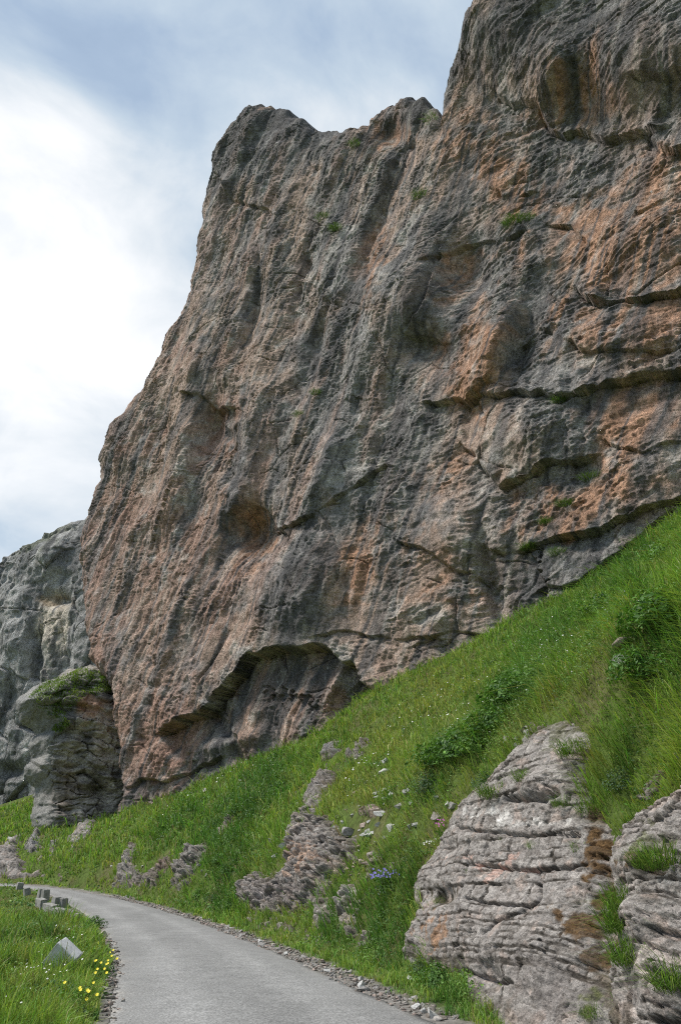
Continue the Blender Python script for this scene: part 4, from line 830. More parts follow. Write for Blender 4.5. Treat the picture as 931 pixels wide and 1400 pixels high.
def turf(n, az0, az1, r0, r1, seed, hmin=.10, hmax=.42, clump=0):
    x, y, d = scatter(n, az0, az1, r0, r1, seed); r = np.random.default_rng(seed+1)
    dR, _, _ = seg_dist(x, y, ER); dL = -seg_dist(x, y, EL)[0]
    wob = .22*fbm(x/.6, y/.6, 1101, 3)
    ok = (dR > .42+wob) | (dL > .16+.5*wob)
    wd_ = (x-WL[0])*WN[0]+(y-WL[1])*WN[1]; kk = (x-WL[0])*WT[0]+(y-WL[1])*WT[1]
    ok &= (wd_ > -3.5) | (kk < -1.0)
    x, y, d, dR, dL = (v[ok] for v in (x, y, d, dR, dL))
    z = H(x, y); px, py, f = proj(np.stack([x, y, z], -1))
    jx = 10*fbm(x/1.2, y/1.2, 1103, 4); jy = 10*fbm(x/1.2, y/1.2, 1104, 4)
    lush = bl(LUSH, px+jx, py+jy); dry = bl(DRY, px+jx, py+jy); bare = bl(BARE, px+jx, py+jy)
    cl_ = fbm(x/.9, y/.9, 1105, 4); big = fbm(x/2.6, y/2.6, 1106, 4)
    dens = .92-.9*ss(.25, .6, bare)-.45*ss(.25, .7, -cl_-.15)*(1-ss(.2, .6, lush))
    keep = (r.uniform(0, 1, len(x)) < dens) & ~in_rock(px, py, 6+14*np.clip(cl_+.1, -.5, 1))
    if clump: keep &= (fbm(x/.85, y/.85, 1121, 3)+.35*fbm(x/5, y/5, 1122, 2) > .30) & (dR > 1.0)
    x, y, z, d, dR, dL, lush, dry, cl_, big, px, py = (v[keep] for v in (x, y, z, d, dR, dL, lush, dry, cl_, big, px, py))
    n = len(x)
    edge = np.where(dR > 0, ss(.3, 1.6, dR), ss(.0, .9, dL))
    h = (hmin+(hmax-hmin)*r.uniform(0, 1, n)**1.5)*(.7+.45*np.clip(cl_+.3, 0, 1.2)+.5*lush-.25*dry)*(.45+.55*edge)*(.55+.9*ss(-.4, .6, fbm(x/.55, y/.55, 1111, 3)))
    h *= 1+np.clip((d-12)/60, 0, .6)
    h *= np.where((dL > 0) & (dR < 0), 1-.72*ss(24, 34, y)*ss(7, 3, dL), 1)
    w = np.maximum(.007, d*.00100)*r.uniform(.7, 1.35, n)
    ln = r.normal(0, .42, (n, 3))*h[:, None]; ln[:, 2] = 0
    # blades on the steep bank hang outward with it
    e = .4; gx = (H(x+e, y, False)-H(x-e, y, False))/(2*e); gy = (H(x, y+e, False)-H(x, y-e, False))/(2*e)
    ln[:, 0] -= gx*h*.42; ln[:, 1] -= gy*h*.42
    A = np.array([.150, .245, .040]); Bq = np.array([.068, .150, .026]); Cq = np.array([.235, .260, .060]); Dq = np.array([.30, .27, .13]); E = np.array([.205, .300, .048])
    c = np.broadcast_to(A, (n, 3)).copy()
    c = lay_(c, .8*ss(-.1, .5, big), E); c = lay_(c, .65*ss(.1, .6, -big), np.array([.10, .165, .035])); c = lay_(c, ss(.15, .65, lush+.2*cl_), Bq); c = lay_(c, .8*ss(.15, .7, dry+.2*cl_), Cq)
    c = lay_(c, (r.uniform(0, 1, n) < .03+.10*dry+.03*ss(.2, .7, -big)).astype(float)*.85, Dq)
    c = lay_(c, .6*ss(.15, .6, -cl_), np.array([.165, .175, .055])); c = lay_(c, .6*ss(.2, .6, fbm(x/.5, y/.5, 1109, 3)), np.array([.075, .16, .028]))
    if clump: tn = fbm(x/1.9, y/1.9, 1123, 2); c = lay_(c, .85*ss(.0, .3, tn), np.array([.055, .12, .024])); c = lay_(c, .85*ss(.05, .4, -tn), np.array([.20, .235, .065]))
    c = (1.55*c+np.array([.018, .006, .012]))*np.exp(r.normal(0, .28, n))[:, None]*np.where(dR > 0, 1, .80)[:, None]*(1+.12*r.normal(size=(n, 3)))
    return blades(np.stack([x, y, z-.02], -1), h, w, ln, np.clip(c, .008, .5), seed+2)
GS = 1.25
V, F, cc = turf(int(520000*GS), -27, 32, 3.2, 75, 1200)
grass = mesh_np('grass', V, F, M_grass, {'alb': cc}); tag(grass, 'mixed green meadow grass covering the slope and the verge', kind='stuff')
# taller seeding grass close to the road and on the verge
V, F, cc = turf(int(60000*GS), -25, -6, 4.5, 30, 1230, .18, .5)
g2 = mesh_np('grass', V, F, M_grass, {'alb': cc}); tag(g2, 'long wispy grass on the left road verge', kind='stuff')

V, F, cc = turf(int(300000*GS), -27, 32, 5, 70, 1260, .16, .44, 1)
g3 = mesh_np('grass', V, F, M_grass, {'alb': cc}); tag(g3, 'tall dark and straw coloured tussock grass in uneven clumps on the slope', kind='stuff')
def weeds(n, seed, thr=.35):
    x, y, d = scatter(n, -27, 32, 4, 70, seed); r = np.random.default_rng(seed+1)
    dR, _, _ = seg_dist(x, y, ER); dL = -seg_dist(x, y, EL)[0]
    wd_ = (x-WL[0])*WN[0]+(y-WL[1])*WN[1]; kk = (x-WL[0])*WT[0]+(y-WL[1])*WT[1]
    z = H(x, y); px, py, f = proj(np.stack([x, y, z], -1))
    jx = 10*fbm(x/1.2, y/1.2, 1303, 4); jy = 10*fbm(x/1.2, y/1.2, 1304, 4)
    lush = bl(LUSH, px+jx, py+jy); pat = fbm(x/1.5, y/1.5, 1305, 4)
    ok = ((dR > .6) | (dL > .3)) & ((wd_ > -2) | (kk < -1)) & (lush+.55*pat > thr+.25*r.uniform(-1, 1, n)) & ~in_rock(px, py, -3) & (bl(BARE, px, py) < .35)
    x, y, z, d, lush = (v[ok] for v in (x, y, z, d, lush)); n = len(x)
    hh = (.04+.38*r.uniform(0, 1, n))*(.55+.7*lush)
    sz = np.maximum(.035, d*.0026)*r.uniform(.6, 1.5, n)
    nr = np.stack([r.normal(-.25, .5, n), r.normal(-.35, .5, n), r.uniform(.35, 1, n)], 1); nr /= np.linalg.norm(nr, axis=1, keepdims=True)
    tone = fbm(x/1.1, y/1.1, 1307, 3)
    c = np.array([.085, .180, .032])*np.ones((n, 1)); c = lay_(c, ss(-.1, .6, tone), (.150, .270, .042)); c = lay_(c, .8*ss(.1, .6, -tone), (.045, .105, .026)); c = lay_(c, .6*ss(.3, .8, lush), (.05, .115, .027))
    c *= np.exp(r.normal(0, .25, n))[:, None]
    return leaves(np.stack([x, y, z+hh], -1), sz, nr, np.clip(c, .01, .4), seed+2)
V, F, cc = weeds(int(420000*GS), 1400)
w_ = mesh_np('weeds', V, F, M_leaf, {'alb': cc}); tag(w_, 'broad leaved green weeds growing through the grass of the slope', kind='stuff')
# white flower heads dotted over the slope
def dots(name, label, L, n, seed, size, mat, hh=(.15, .4)):
    x, y, d = scatter(n, -27, 32, 5, 60, seed); r = np.random.default_rng(seed+1)
    z = H(x, y); px, py, f = proj(np.stack([x, y, z], -1)); dR, _, _ = seg_dist(x, y, ER); dL = -seg_dist(x, y, EL)[0]
    ok = ((dR > .8) | (dL > .3)) & (bl(L, px, py) > r.uniform(0.08, 1.0, n)) & ~in_rock(px, py, -4)
    x, y, z, d = (v[ok] for v in (x, y, z, d)); n = len(x)
    s = np.maximum(.011, d*.00095)*r.uniform(.6, 1.4, n); z = z+r.uniform(*hh, n)
    nr = np.stack([r.normal(-.2, .4, n), r.normal(-.4, .4, n), np.ones(n)], 1); nr /= np.linalg.norm(nr, axis=1, keepdims=True)
    t = np.cross(nr, [1, 0, 0.]); t /= np.linalg.norm(t, axis=1, keepdims=True); b = np.cross(nr, t); c = np.stack([x, y, z], -1)
    ring = [c+(t*math.cos(q)+b*math.sin(q))*s[:, None] for q in np.linspace(0, 2*np.pi, 6, endpoint=False)]
    V = np.stack([c+nr*s[:, None]*.5]+ring, 1).reshape(-1, 3); i = np.arange(n)*7
    F = np.stack([np.stack([i, i+1+k, i+1+(k+1) % 6], 1) for k in range(6)], 1).reshape(-1, 3)
    o = mesh_np(name, V, F, mat); tag(o, label, kind='stuff'); return o
M_white = petal_mat('white_petals', (.72, .72, .66)); M_yellow = petal_mat('yellow_petals', (.90, .74, .03)); M_violet = petal_mat('violet_petals', (.20, .17, .50)); M_pink = petal_mat('pink_petals', (.50, .12, .42)); M_lemon = petal_mat('pale_yellow_petals', (.6, .62, .2))
dots('white_flowers', 'tiny white flower heads sprinkled over the upper slope', [(720, 930, 90, 40, -35, .8), (680, 990, 90, 40, -30, .5), (600, 980, 80, 40, -30, .35), (860, 860, 60, 40, -30, .3), (350, 1050, 60, 16, -28, .5), (500, 1060, 60, 30, -20, .3), (790, 980, 40, 16, 0, .6), (250, 1100, 40, 16, -30, .3), (420, 1200, 200, 200, 0, .06), (55, 1350, 60, 40, -20, .45), (640, 1380, 40, 20, 0, .4)], int(14000), 1500, .02, M_white)
dots('yellow_flowers', 'small yellow blooms scattered in the turf above the large outcrop', [(800, 990, 16, 8, 0, .5), (840, 1000, 40, 30, 0, .2), (640, 1000, 60, 30, -30, .12), (730, 910, 30, 14, -50, .2), (240, 1070, 60, 14, -30, .2)], 9000, 1520, .015, M_lemon)

# ------------------------------------------------------------------ single leafy plants, flowers
def plant_mesh(seed, n, spread, height, size, tones, droop=.2):
    r = np.random.default_rng(seed); a = r.uniform(0, 2*np.pi, n); q = np.sqrt(r.uniform(0, 1, n)); hh = height*r.uniform(.1, 1, n)*(1-.55*q**2)
    lob = 1+.35*np.sin(a*3+seed)+.2*np.sin(a*5+2*seed)
    c = np.stack([spread*q*lob*np.cos(a), spread*q*lob*np.sin(a), hh], -1)
    nr = np.stack([q*np.cos(a)*.8, q*np.sin(a)*.8, np.ones(n)*.7], 1)+r.normal(0, .35, (n, 3)); nr /= np.linalg.norm(nr, axis=1, keepdims=True)
    col = np.array(tones)[r.integers(0, len(tones), n)]*np.exp(r.normal(0, .25, n))[:, None]
    V, F, cc = leaves(c, size*r.uniform(.6, 1.4, n), nr, col, seed+1)
    # stems
    m = max(6, n//14); j = r.integers(0, n, m); V2, F2, c2 = blades(np.zeros((m, 3))+np.stack([c[j, 0]*.3, c[j, 1]*.3, 0*c[j, 2]], -1), c[j, 2]+.02, np.full(m, size*.14), np.stack([c[j, 0]*.7, c[j, 1]*.7, 0*a[j]], -1), np.tile([[.06, .09, .025]], (m, 1)), seed+3)
    return V, F, cc, V2, F2, c2
def ground_at(px, py): return ground_hit([px], [py])[0]
DG = [(.050, .115, .026), (.075, .16, .033), (.11, .21, .04)]; BGn = [(.06, .14, .025), (.09, .19, .03), (.12, .22, .04)]; GG = [(.07, .12, .06), (.09, .15, .075), (.05, .09, .04)]
PROTO = {}
for key, tones, n, spread, height, size in (('dark', DG+BGn[:2], 900, .45, .55, .068), ('bright', BGn+DG[2:], 700, .38, .45, .058), ('grey', GG, 800, .36, .50, .042)):
    PROTO[key] = [plant_mesh(1600+i*11+len(key)*7, n, spread, height, size, tones) for i in range(3)]
_made = {}
def leafy(px, py, key, scale, label, group, cat='plant', i=0):
    p = ground_at(px, py); dd = math.hypot(p[0], p[1])
    o = bpy.data.objects.new('leafy_plant', None); C.objects.link(o)
    if (key, i) not in _made:
        V, F, cc, V2, F2, c2 = PROTO[key][i]
        _made[(key, i)] = (mesh_np('foliage', V, F, M_leaf, {'alb': cc}, parent=o), mesh_np('stem', V2, F2, M_leaf, {'alb': c2}, parent=o))
    else:
        for q in _made[(key, i)]: c = q.copy(); C.objects.link(c); c.parent = o
    o.location = (p[0], p[1], p[2]-.03); o.rotation_euler = (0, 0, random.uniform(0, 6.28)); o.scale = (scale, scale, scale*random.uniform(.85, 1.15))
    tag(o, label, cat, group); return o
for k, (px, py, key, sc_, lab) in enumerate([
    (700, 962, 'dark', 1.9, 'big dark green leafy clump in the middle of the upper slope'), (672, 1000, 'dark', 1.3, 'dark leafy clump just below the big clump on the upper slope'), (735, 935, 'bright', 1.3, 'bright leafy clump above the big dark clump on the upper slope'),
    (625, 1040, 'dark', 1.6, 'dark green leafy clump level with the cave, on open turf'), (598, 1048, 'dark', 1.3, 'dark clump touching the left side of the clump on open turf'), (652, 1030, 'bright', 1.2, 'bright clump touching the right side of the clump on open turf'),
    (585, 1085, 'grey', 1.1, 'grey green feathery clump left above the large outcrop'), (668, 1080, 'grey', .8, 'grey green plant on the upper left shoulder of the large outcrop'), (322, 1120, 'dark', 1.5, 'dark weed clump halfway down the lush green strip'),
    (362, 1072, 'dark', 1.6, 'dark weed clump at the top of the lush green strip'), (300, 1180, 'dark', 1.1, 'dark bush above the road beside the rubbly outcrop'), (312, 1195, 'dark', .9, 'low dark bush touching the rubbly outcrop'), (292, 1232, 'grey', .8, 'silvery green plant at the road edge below the dark bush'), (316, 1240, 'bright', .7, 'bright green plant at the foot of the rubbly outcrop'), (272, 1225, 'bright', .7, 'bright green plant by the road left of the silvery plant'),
    (478, 1235, 'bright', .55, 'bright green plant beside the violet flowers'), (530, 1205, 'dark', .6, 'dark leaves around the violet bellflowers'), (528, 1170, 'bright', .45, 'yellow green plant growing above the violet bellflowers'), (600, 1345, 'dark', .6, 'dark leafy plant at the foot of the large outcrop by the road'), (575, 1330, 'grey', .5, 'grey green plant at the left foot of the large outcrop'),
    (900, 860, 'dark', 1.5, 'dark leafy clump at the right border of the upper slope'), (880, 930, 'dark', 1.0, 'dark leafy clump on the right below the border clump'), (855, 790, 'bright', 1.5, 'bright leafy clump right under the lowest cliff slab'), (905, 770, 'bright', 1.4, 'bright leafy clump near the right border under the cliff'), (770, 870, 'bright', 1.4, 'bright clump between the cliff foot and the big dark clump'), (820, 840, 'dark', 1.2, 'dark clump below the lowest cliff slab'),
    (130, 1268, 'dark', .62, 'dark leafy weed leaning over the left road edge'), (118, 1275, 'dark', .5, 'dark weed behind the weed that leans over the road'), (140, 1262, 'bright', .40, 'thin upright weed at the left road edge'), (100, 1300, 'bright', .4, 'bright weed in the verge above the white block'), (45, 1270, 'dark', .5, 'dark weed patch on the left verge'), (55, 1318, 'dark', .36, 'dark weed touching the white concrete block'),
    (862, 1150, 'bright', .35, 'small bright plant between the two large outcrops'), (905, 1255, 'bright', .28, 'small bright green plant rooted in the knobbly outcrop'), (850, 1080, 'grey', .6, 'grey green plant above the moss streak'), (700, 1062, 'grey', .45, 'grey green tuft on the crest of the large outcrop')]):
    leafy(px, py, key, sc_ if sc_ < .8 else .8+(sc_-.8)*.55, lab, 'leafy plants on the slope and verge', i=k % 3)

def flower_plant(name, label, px, py, n, spread, h, head, mat, group, seed, petals=7, leafn=40, at=None):
    p = ground_at(px, py) if at is None else at; r = np.random.default_rng(seed)
    V, F, cc, _, _, _ = plant_mesh(seed, leafn, spread*.8, h*.6, .05, GG if mat is M_violet else DG)
    root = bpy.data.objects.new(name, None); C.objects.link(root); mesh_np('foliage', V, F, M_leaf, {'alb': cc}, parent=root); root.location = (p[0], p[1], p[2]-.02); tag(root, label, 'flower', group)
    Vs, Fs, Cs, Vb, Fb = [], [], [], [], []
    for k in range(n):
        a = r.uniform(0, 6.28); q = spread*math.sqrt(r.uniform(0, 1)); top = np.array([q*math.cos(a), q*math.sin(a), h*r.uniform(.7, 1.15)])
        v, f, c = blades(np.array([[top[0]*.3, top[1]*.3, 0]]), np.array([top[2]]), np.array([.006]), np.array([[top[0]*.7, top[1]*.7, 0]]), np.array([[.06, .11, .03]]), seed+k)
        Fs.append(f+sum(len(t) for t in Vs)); Vs.append(v); Cs.append(c)
        ring = [top+np.array([head*(1 if j % 2 else .55)*math.cos(j*math.pi/petals), head*(1 if j % 2 else .55)*math.sin(j*math.pi/petals)*.8, head*.6*(math.sin(j*math.pi/petals))+head*.15]) for j in range(petals*2)]
        o_ = sum(len(t) for t in Vb); Vb.append(np.array([top+np.array([0, 0, -head*.25])]+ring)); Fb.append(np.array([[o_, o_+1+j, o_+1+(j+1) % (petals*2)] for j in range(petals*2)]))
    mesh_np('stem', np.concatenate(Vs), np.concatenate(Fs), M_leaf, {'alb': np.concatenate(Cs)}, parent=root)
    for vb, fb in zip(Vb, Fb): mesh_np('flower_head', vb, fb-fb.min(), mat, parent=root)
    return root
for k, (px, py, n, lab) in enumerate([(150, 1334, 5, 'yellow flowers crowding the road edge, the densest clump'), (134, 1342, 4, 'yellow flowers left of the densest clump'), (148, 1318, 2, 'two yellow flowers above the densest clump by the road'), (119, 1366, 2, 'pair of yellow flowers between the road clump and the bottom group'), (140, 1364, 1, 'single yellow flower close to the road, low on the verge'), (112, 1392, 2, 'two yellow flowers left in the bottom group of the verge'), (127, 1394, 3, 'three yellow flowers right in the bottom group of the verge'), (106, 1378, 1, 'single yellow flower above the bottom group'), (93, 1381, 1, 'lone yellow flower left of the bottom group'), (131, 1350, 2, 'two small yellow flowers below the densest clump')]):
    flower_plant('yellow_flower', lab, px, py, n, .12, .28, .024, M_yellow, 'yellow flowers on the left verge', 1700+k*40)
flower_plant('bellflower', 'violet blue bellflowers spreading over grass left of the large outcrop', 530, 1222, 60, .42, .42, .026, M_violet, None, 2100, 5, 160)
flower_plant('wildflower', 'pink wildflower spikes on the upper left edge of the large outcrop', 603, 1146, 14, .16, .30, .020, M_pink, None, 2200, 5, 40)
flower_plant('wildflower', 'white wildflowers below the pink spikes at the large outcrop', 588, 1166, 20, .20, .22, .018, M_white, None, 2250, 5, 40)

# ------------------------------------------------------------------ stones
def stone_mesh(seed, flat=.65, sub=3):
    r = np.random.default_rng(seed); t = (1+5**.5)/2
    V = np.array([(-1, t, 0), (1, t, 0), (-1, -t, 0), (1, -t, 0), (0, -1, t), (0, 1, t), (0, -1, -t), (0, 1, -t), (t, 0, -1), (t, 0, 1), (-t, 0, -1), (-t, 0, 1)], float); V /= np.linalg.norm(V[0])
    F = [(0, 11, 5), (0, 5, 1), (0, 1, 7), (0, 7, 10), (0, 10, 11), (1, 5, 9), (5, 11, 4), (11, 10, 2), (10, 7, 6), (7, 1, 8), (3, 9, 4), (3, 4, 2), (3, 2, 6), (3, 6, 8), (3, 8, 9), (4, 9, 5), (2, 4, 11), (6, 2, 10), (8, 6, 7), (9, 8, 1)]
    for _ in range(sub):
        V = list(map(tuple, V)); cache = {}; F2 = []
        def mid(a, b):
            k = (min(a, b), max(a, b))
            if k not in cache:
                m = np.array(V[a])+np.array(V[b]); m /= np.linalg.norm(m); V.append(tuple(m)); cache[k] = len(V)-1
            return cache[k]
        for a, b, c in F:
            x, y, z = mid(a, b), mid(b, c), mid(c, a); F2 += [(a, x, z), (b, y, x), (c, z, y), (x, y, z)]
        F = F2; V = np.array(V)
    # chop by random planes into a broken stone
    for _ in range(9):
        n = r.normal(size=3); n /= np.linalg.norm(n); d = r.uniform(.28, .68); e = V@n-d; V = np.where((e > 0)[:, None], V-n*e[:, None], V)
    V *= 1.25*np.array([r.uniform(.85, 1.45), r.uniform(.7, 1.0), flat*r.uniform(.8, 1.2)])
    V += .025*np.stack([fbm(V[:, 0]*3+V[:, 2]*2, V[:, 1]*3, seed+j, 3) for j in range(3)], 1)
    return V, np.array(F)
STONES = [stone_mesh(2300+i, sub=3) for i in range(12)]
M_stone = rock_mat('broken_stone', 14.0, 0.0, 0.02, None, .35)
_sm = {}
def stone(px, py, size, label, group=None, tint=(.42, .39, .36), i=0, sink=.3, name='stone', p=None, rot=None, flat=1):
    p = ground_at(px, py) if p is None else p; V, F = STONES[i % 12]
    key = (i % 12, tint)
    if key not in _sm: o = mesh_np(name, V, F, M_stone, {'alb': np.tile([tint], (len(V), 1))*np.exp(np.random.default_rng(i).normal(0, .08, (len(V), 1)))}); _sm[key] = o
    else: o = _sm[key].copy(); C.objects.link(o)
    o.name = name; o.scale = (size, size, size*flat); o.rotation_euler = rot or (random.uniform(-.3, .3), random.uniform(-.3, .3), random.uniform(0, 6.28)); o.location = (p[0], p[1], p[2]+size*(.5-sink))
    tag(o, label, 'stone', group); return o
WHT = (.46, .45, .43); PNK = (.34, .27, .235); GRY = (.29, .275, .26)
for i, (px, py, s_, tn, lab) in enumerate([(590, 1391, .115, WHT, 'biggest pale angular stone at the right road edge'), (527, 1056, .20, WHT, 'white stone on the turf above the rubbly outcrop, the lower of two'), (527, 1042, .16, WHT, 'white stone on the turf above the rubbly outcrop, the upper of two'), (533, 1133, .16, WHT, 'bright stone on the earth patch right of the rubbly outcrop'), (547, 1103, .14, GRY, 'grey stone alone in the turf above the earth patch'),
    (562, 1131, .09, WHT, 'small white stone left of two on the brown earth'), (569, 1128, .09, WHT, 'small white stone right of two on the brown earth'), (619, 1105, .11, GRY, 'rounded stone above the shoulder of the large outcrop'), (598, 1118, .14, (.25, .22, .2), 'dark stone half sunk in brown grass'), (281, 1082, .28, GRY, 'grey boulder resting in the grass close under the cliff'), (522, 1113, .13, WHT, 'white stone beside the thin reddish ledges'), (480, 1140, .2, GRY, 'rounded grey stone atop the rubbly outcrop right end'), (852, 905, .14, WHT, 'lone white stone high on the right of the slope'), (850, 880, .16, PNK, 'flat pinkish stone in the turf near the right border'),
    (928, 1035, .10, WHT, 'white stone at the right border of the slope'), (560, 1340, .07, WHT, 'pale stone in the roadside grass under the outcrop'), (548, 1342, .06, WHT, 'pale stone next to another in the roadside grass'), (176, 1227, .14, GRY, 'grey stone beside the road at the far bend'), (14, 1148, .3, WHT, 'white boulder in the grass below the blue grey cliff'), (140, 1283, .16, (.42, .36, .32), 'flat stone on the left road edge where the verge narrows'), (163, 1286, .12, (.16, .15, .15), 'dark stone lying on the asphalt by the left verge'), (155, 1281, .08, PNK, 'pink stone lying by the dark stone on the left road edge'), (352, 1272, .10, PNK, 'pinkish stone at the far side of the road under the rubbly outcrop'), (372, 1152, .18, GRY, 'grey stone left of the pinkish slab on the rubbly outcrop'), (388, 1158, .16, WHT, 'white stone left of the rubbly outcrop'), (378, 1170, .14, WHT, 'smaller white stone below the white one by the rubbly outcrop')]):
    stone(px, py, s_, lab, None, tn, i)
# gravel shoulder: a band of small stones along each road edge; the larger ones are objects
def edge_pts(P, n, seed, lo, hi, y0, y1, side):
    r = np.random.default_rng(seed); d = np.r_[0, np.cumsum(np.hypot(*np.diff(P, axis=0).T))]
    m = (P[:, 1] > y0) & (P[:, 1] < y1) & (P[:, 0] > -40); dm = d[m]
    u = r.uniform(dm.min(), dm.max(), n); x = np.interp(u, d, P[:, 0]); y = np.interp(u, d, P[:, 1]); x2 = np.interp(u+.05, d, P[:, 0])-x; y2 = np.interp(u+.05, d, P[:, 1])-y
    L = np.hypot(x2, y2); nx, ny = -y2/L*side, x2/L*side; q = r.uniform(lo, hi, n)+.10*fbm(u/1.3, u*0, seed, 3)
    return x+nx*q, y+ny*q
gx1, gy1 = edge_pts(ER, 3000, 2500, -.06, .42, 8, 40, 1); gx2, gy2 = edge_pts(EL, 800, 2501, -.10, .16, 8, 30, -1)
def pebbles(x, y, seed, label):
    r = np.random.default_rng(seed); n = len(x); z = np.maximum(H(x, y), rise(y)+.01); s = .010+.035*r.uniform(0, 1, n)**2.6; Vs, Fs, Cs = [], [], []; off = 0
    P = [stone_mesh(2600+i, sub=1) for i in range(6)]; tints = np.array([GRY, PNK, (.24, .21, .18), (.36, .33, .30), (.17, .15, .13)])
    for i in range(n):
        V, F = P[i % 6]; a = r.uniform(0, 6.28); ca, sa = math.cos(a), math.sin(a); W = V*s[i]; W = np.stack([W[:, 0]*ca-W[:, 1]*sa+x[i], W[:, 0]*sa+W[:, 1]*ca+y[i], W[:, 2]+z[i]+s[i]*.3], -1)
        Vs.append(W); Fs.append(F+off); off += len(V); Cs.append(np.tile(tints[r.integers(0, 5)]*r.uniform(.7, 1.15), (len(V), 1)))
    o = mesh_np('gravel', np.concatenate(Vs), np.concatenate(Fs), M_stone, {'alb': np.concatenate(Cs)}); tag(o, label, kind='stuff')
pebbles(gx1, gy1, 2510, 'loose gravel strewn along the right edge of the road'); pebbles(gx2, gy2, 2511, 'loose gravel and earth along the left edge of the road')
sx, sy = edge_pts(ER, 46, 2520, .05, .42, 9, 34, 1)
for i in range(len(sx)):
    stone(0, 0, random.uniform(.04, .085), 'loose broken stone in the gravel along the right road edge', 'stones along the right road edge', [WHT, PNK, GRY, GRY][i % 4], i+3, p=np.array([sx[i], sy[i], max(H([sx[i]], [sy[i]])[0], rise(sy[i])+.02)]))
r_ = np.random.default_rng(2600)
for i in range(150):
    px, py = [(505, 1135, 38, 22), (470, 1075, 30, 26), (720, 1005, 30, 14), (550, 1090, 40, 20), (440, 1150, 60, 50), (270, 1180, 24, 24), (175, 1185, 20, 24), (480, 1195, 40, 36), (425, 1110, 30, 30)][i % 9][:2]; dx, dy = [(38, 22), (30, 26), (30, 14), (40, 20), (60, 50), (24, 24), (20, 24), (40, 36), (30, 30)][i % 9]
    qx, qy = px+r_.normal(0, .55)*dx, py+r_.normal(0, .55)*dy
    stone(qx, qy, r_.uniform(.04, .11), 'loose pale stone lying among the turf of the stony bank', 'loose stones on the bank', [WHT, PNK, GRY][i % 3], i)

# ------------------------------------------------------------------ concrete guard posts, fallen block
def conc_mat():
    m, t, b = material('weathered_concrete'); p = geo_pos(t)
    c = t.ramp(t.noise(p, 5, 6, .7), [(.3, (.17, .165, .15)), (.55, (.29, .28, .26)), (.75, (.37, .36, .34))]); c = t.mix(t.ramp(t.noise(p, 11, 5, .7), [(.55, 0.0), (.68, .6)]), c, (.16, .16, .13))
    t.link(c, b.inputs['Base Color']); b.inputs['Roughness'].default_value = .9; bump(t, b, t.noise(p, 40, 4, .7), .5, .01); return m
M_conc = conc_mat()
def conc_pale():
    m, t, b = material('pale_concrete'); p = geo_pos(t)
    c = t.ramp(t.noise(p, 9, 6, .7), [(.3, (.46, .46, .46)), (.5, (.60, .60, .60)), (.72, (.72, .72, .71))]); c = t.mix(t.ramp(t.noise(p, 26, 5, .7), [(.58, 0.0), (.68, .55)]), c, (.2, .2, .18))
    t.link(c, b.inputs['Base Color']); b.inputs['Roughness'].default_value = .9; bump(t, b, t.noise(p, 60, 4, .7), .5, .008); return m
M_pale = conc_pale()
import bmesh
def block(name, sx, sy, sz, top, seed, mat, chip=.02, bev=.03):
    """squared stone with a pitched top, chipped edges"""
    bm = bmesh.new(); r = random.Random(seed)
    bmesh.ops.create_cube(bm, size=1.0)
    for v in bm.verts: v.co.x *= sx; v.co.y *= sy; v.co.z = (v.co.z+.5)*sz
    bmesh.ops.bevel(bm, geom=list(bm.edges), offset=bev, segments=2, affect='EDGES', profile=.6)
    bmesh.ops.subdivide_edges(bm, edges=list(bm.edges), cuts=2, use_grid_fill=True)
    for v in bm.verts:
        if v.co.z > sz*.85: v.co.z += top*max(0, 1-abs(v.co.y)/(sy*.5))
        v.co.x += r.uniform(-chip, chip)*sx; v.co.y += r.uniform(-chip, chip)*sy; v.co.z += r.uniform(-chip, chip)*sz*.6
    me = bpy.data.meshes.new(name); bm.to_mesh(me); bm.free(); me.materials.append(mat); o = bpy.data.objects.new(name, me); C.objects.link(o); return o
# posts: foot pixel, height in metres, lean
posts = [(26, 1216, .45, .1, 'farthest squat guard stone where the road leaves view'), (39, 1223, .40, -.2, 'low leaning guard stone second along the bend'), (55, 1232, .72, .05, 'upright concrete guard post beside a dark gap, first of a close pair'), (62, 1235, .80, -.05, 'tallest narrow concrete guard post of the close pair'), (75, 1246, .72, .03, 'square concrete guard post in the middle of the row'), (86, 1245, .62, -.04, 'concrete guard post next to the square one, nearer the road'), (92, 1258, .42, .35, 'tilted concrete guard stone behind the dark weed'), (108, 1264, .42, -.35, 'guard stone leaning toward the road by the dark weed'), (104, 1280, .30, .2, 'stump of a guard stone nearly sunk in the verge grass')]
for i, (px, py, h, ln, lab) in enumerate(posts):
    h *= .62
    p = ground_at(px, py); o = block('guard_post', .30, .24, h+.25, .03, 40+i, M_conc); o.location = (p[0], p[1], p[2]-.22); o.rotation_euler = (ln*.5, ln, .6+.1*i); tag(o, lab, 'guard post', 'concrete guard posts along the bend')
for i, (px, py, L, lab) in enumerate([(57, 1240, .9, 'low concrete kerb block lying between the close pair of posts and the square post'), (70, 1248, 1.1, 'low concrete kerb block at the foot of the square guard post'), (84, 1256, .9, 'low concrete kerb block in front of the tilted guard stone')]):
    p = ground_at(px, py); o = block('kerb_block', L, .26, .42, .0, 60+i, M_conc); o.location = (p[0], p[1], p[2]-.12); o.rotation_euler = (.1, .05, -1.0+.1*i); tag(o, lab, 'concrete block', 'kerb blocks between the guard posts')
p = ground_at(81, 1334); o = block('concrete_block', .40, .40, .48, .0, 77, M_pale, .014, .02); o.location = (p[0]-.14, p[1], p[2]+.02); o.rotation_euler = (D2R(10), D2R(37), D2R(6)); tag(o, 'fallen pale concrete block tilted on its corner in the verge grass', 'concrete block')

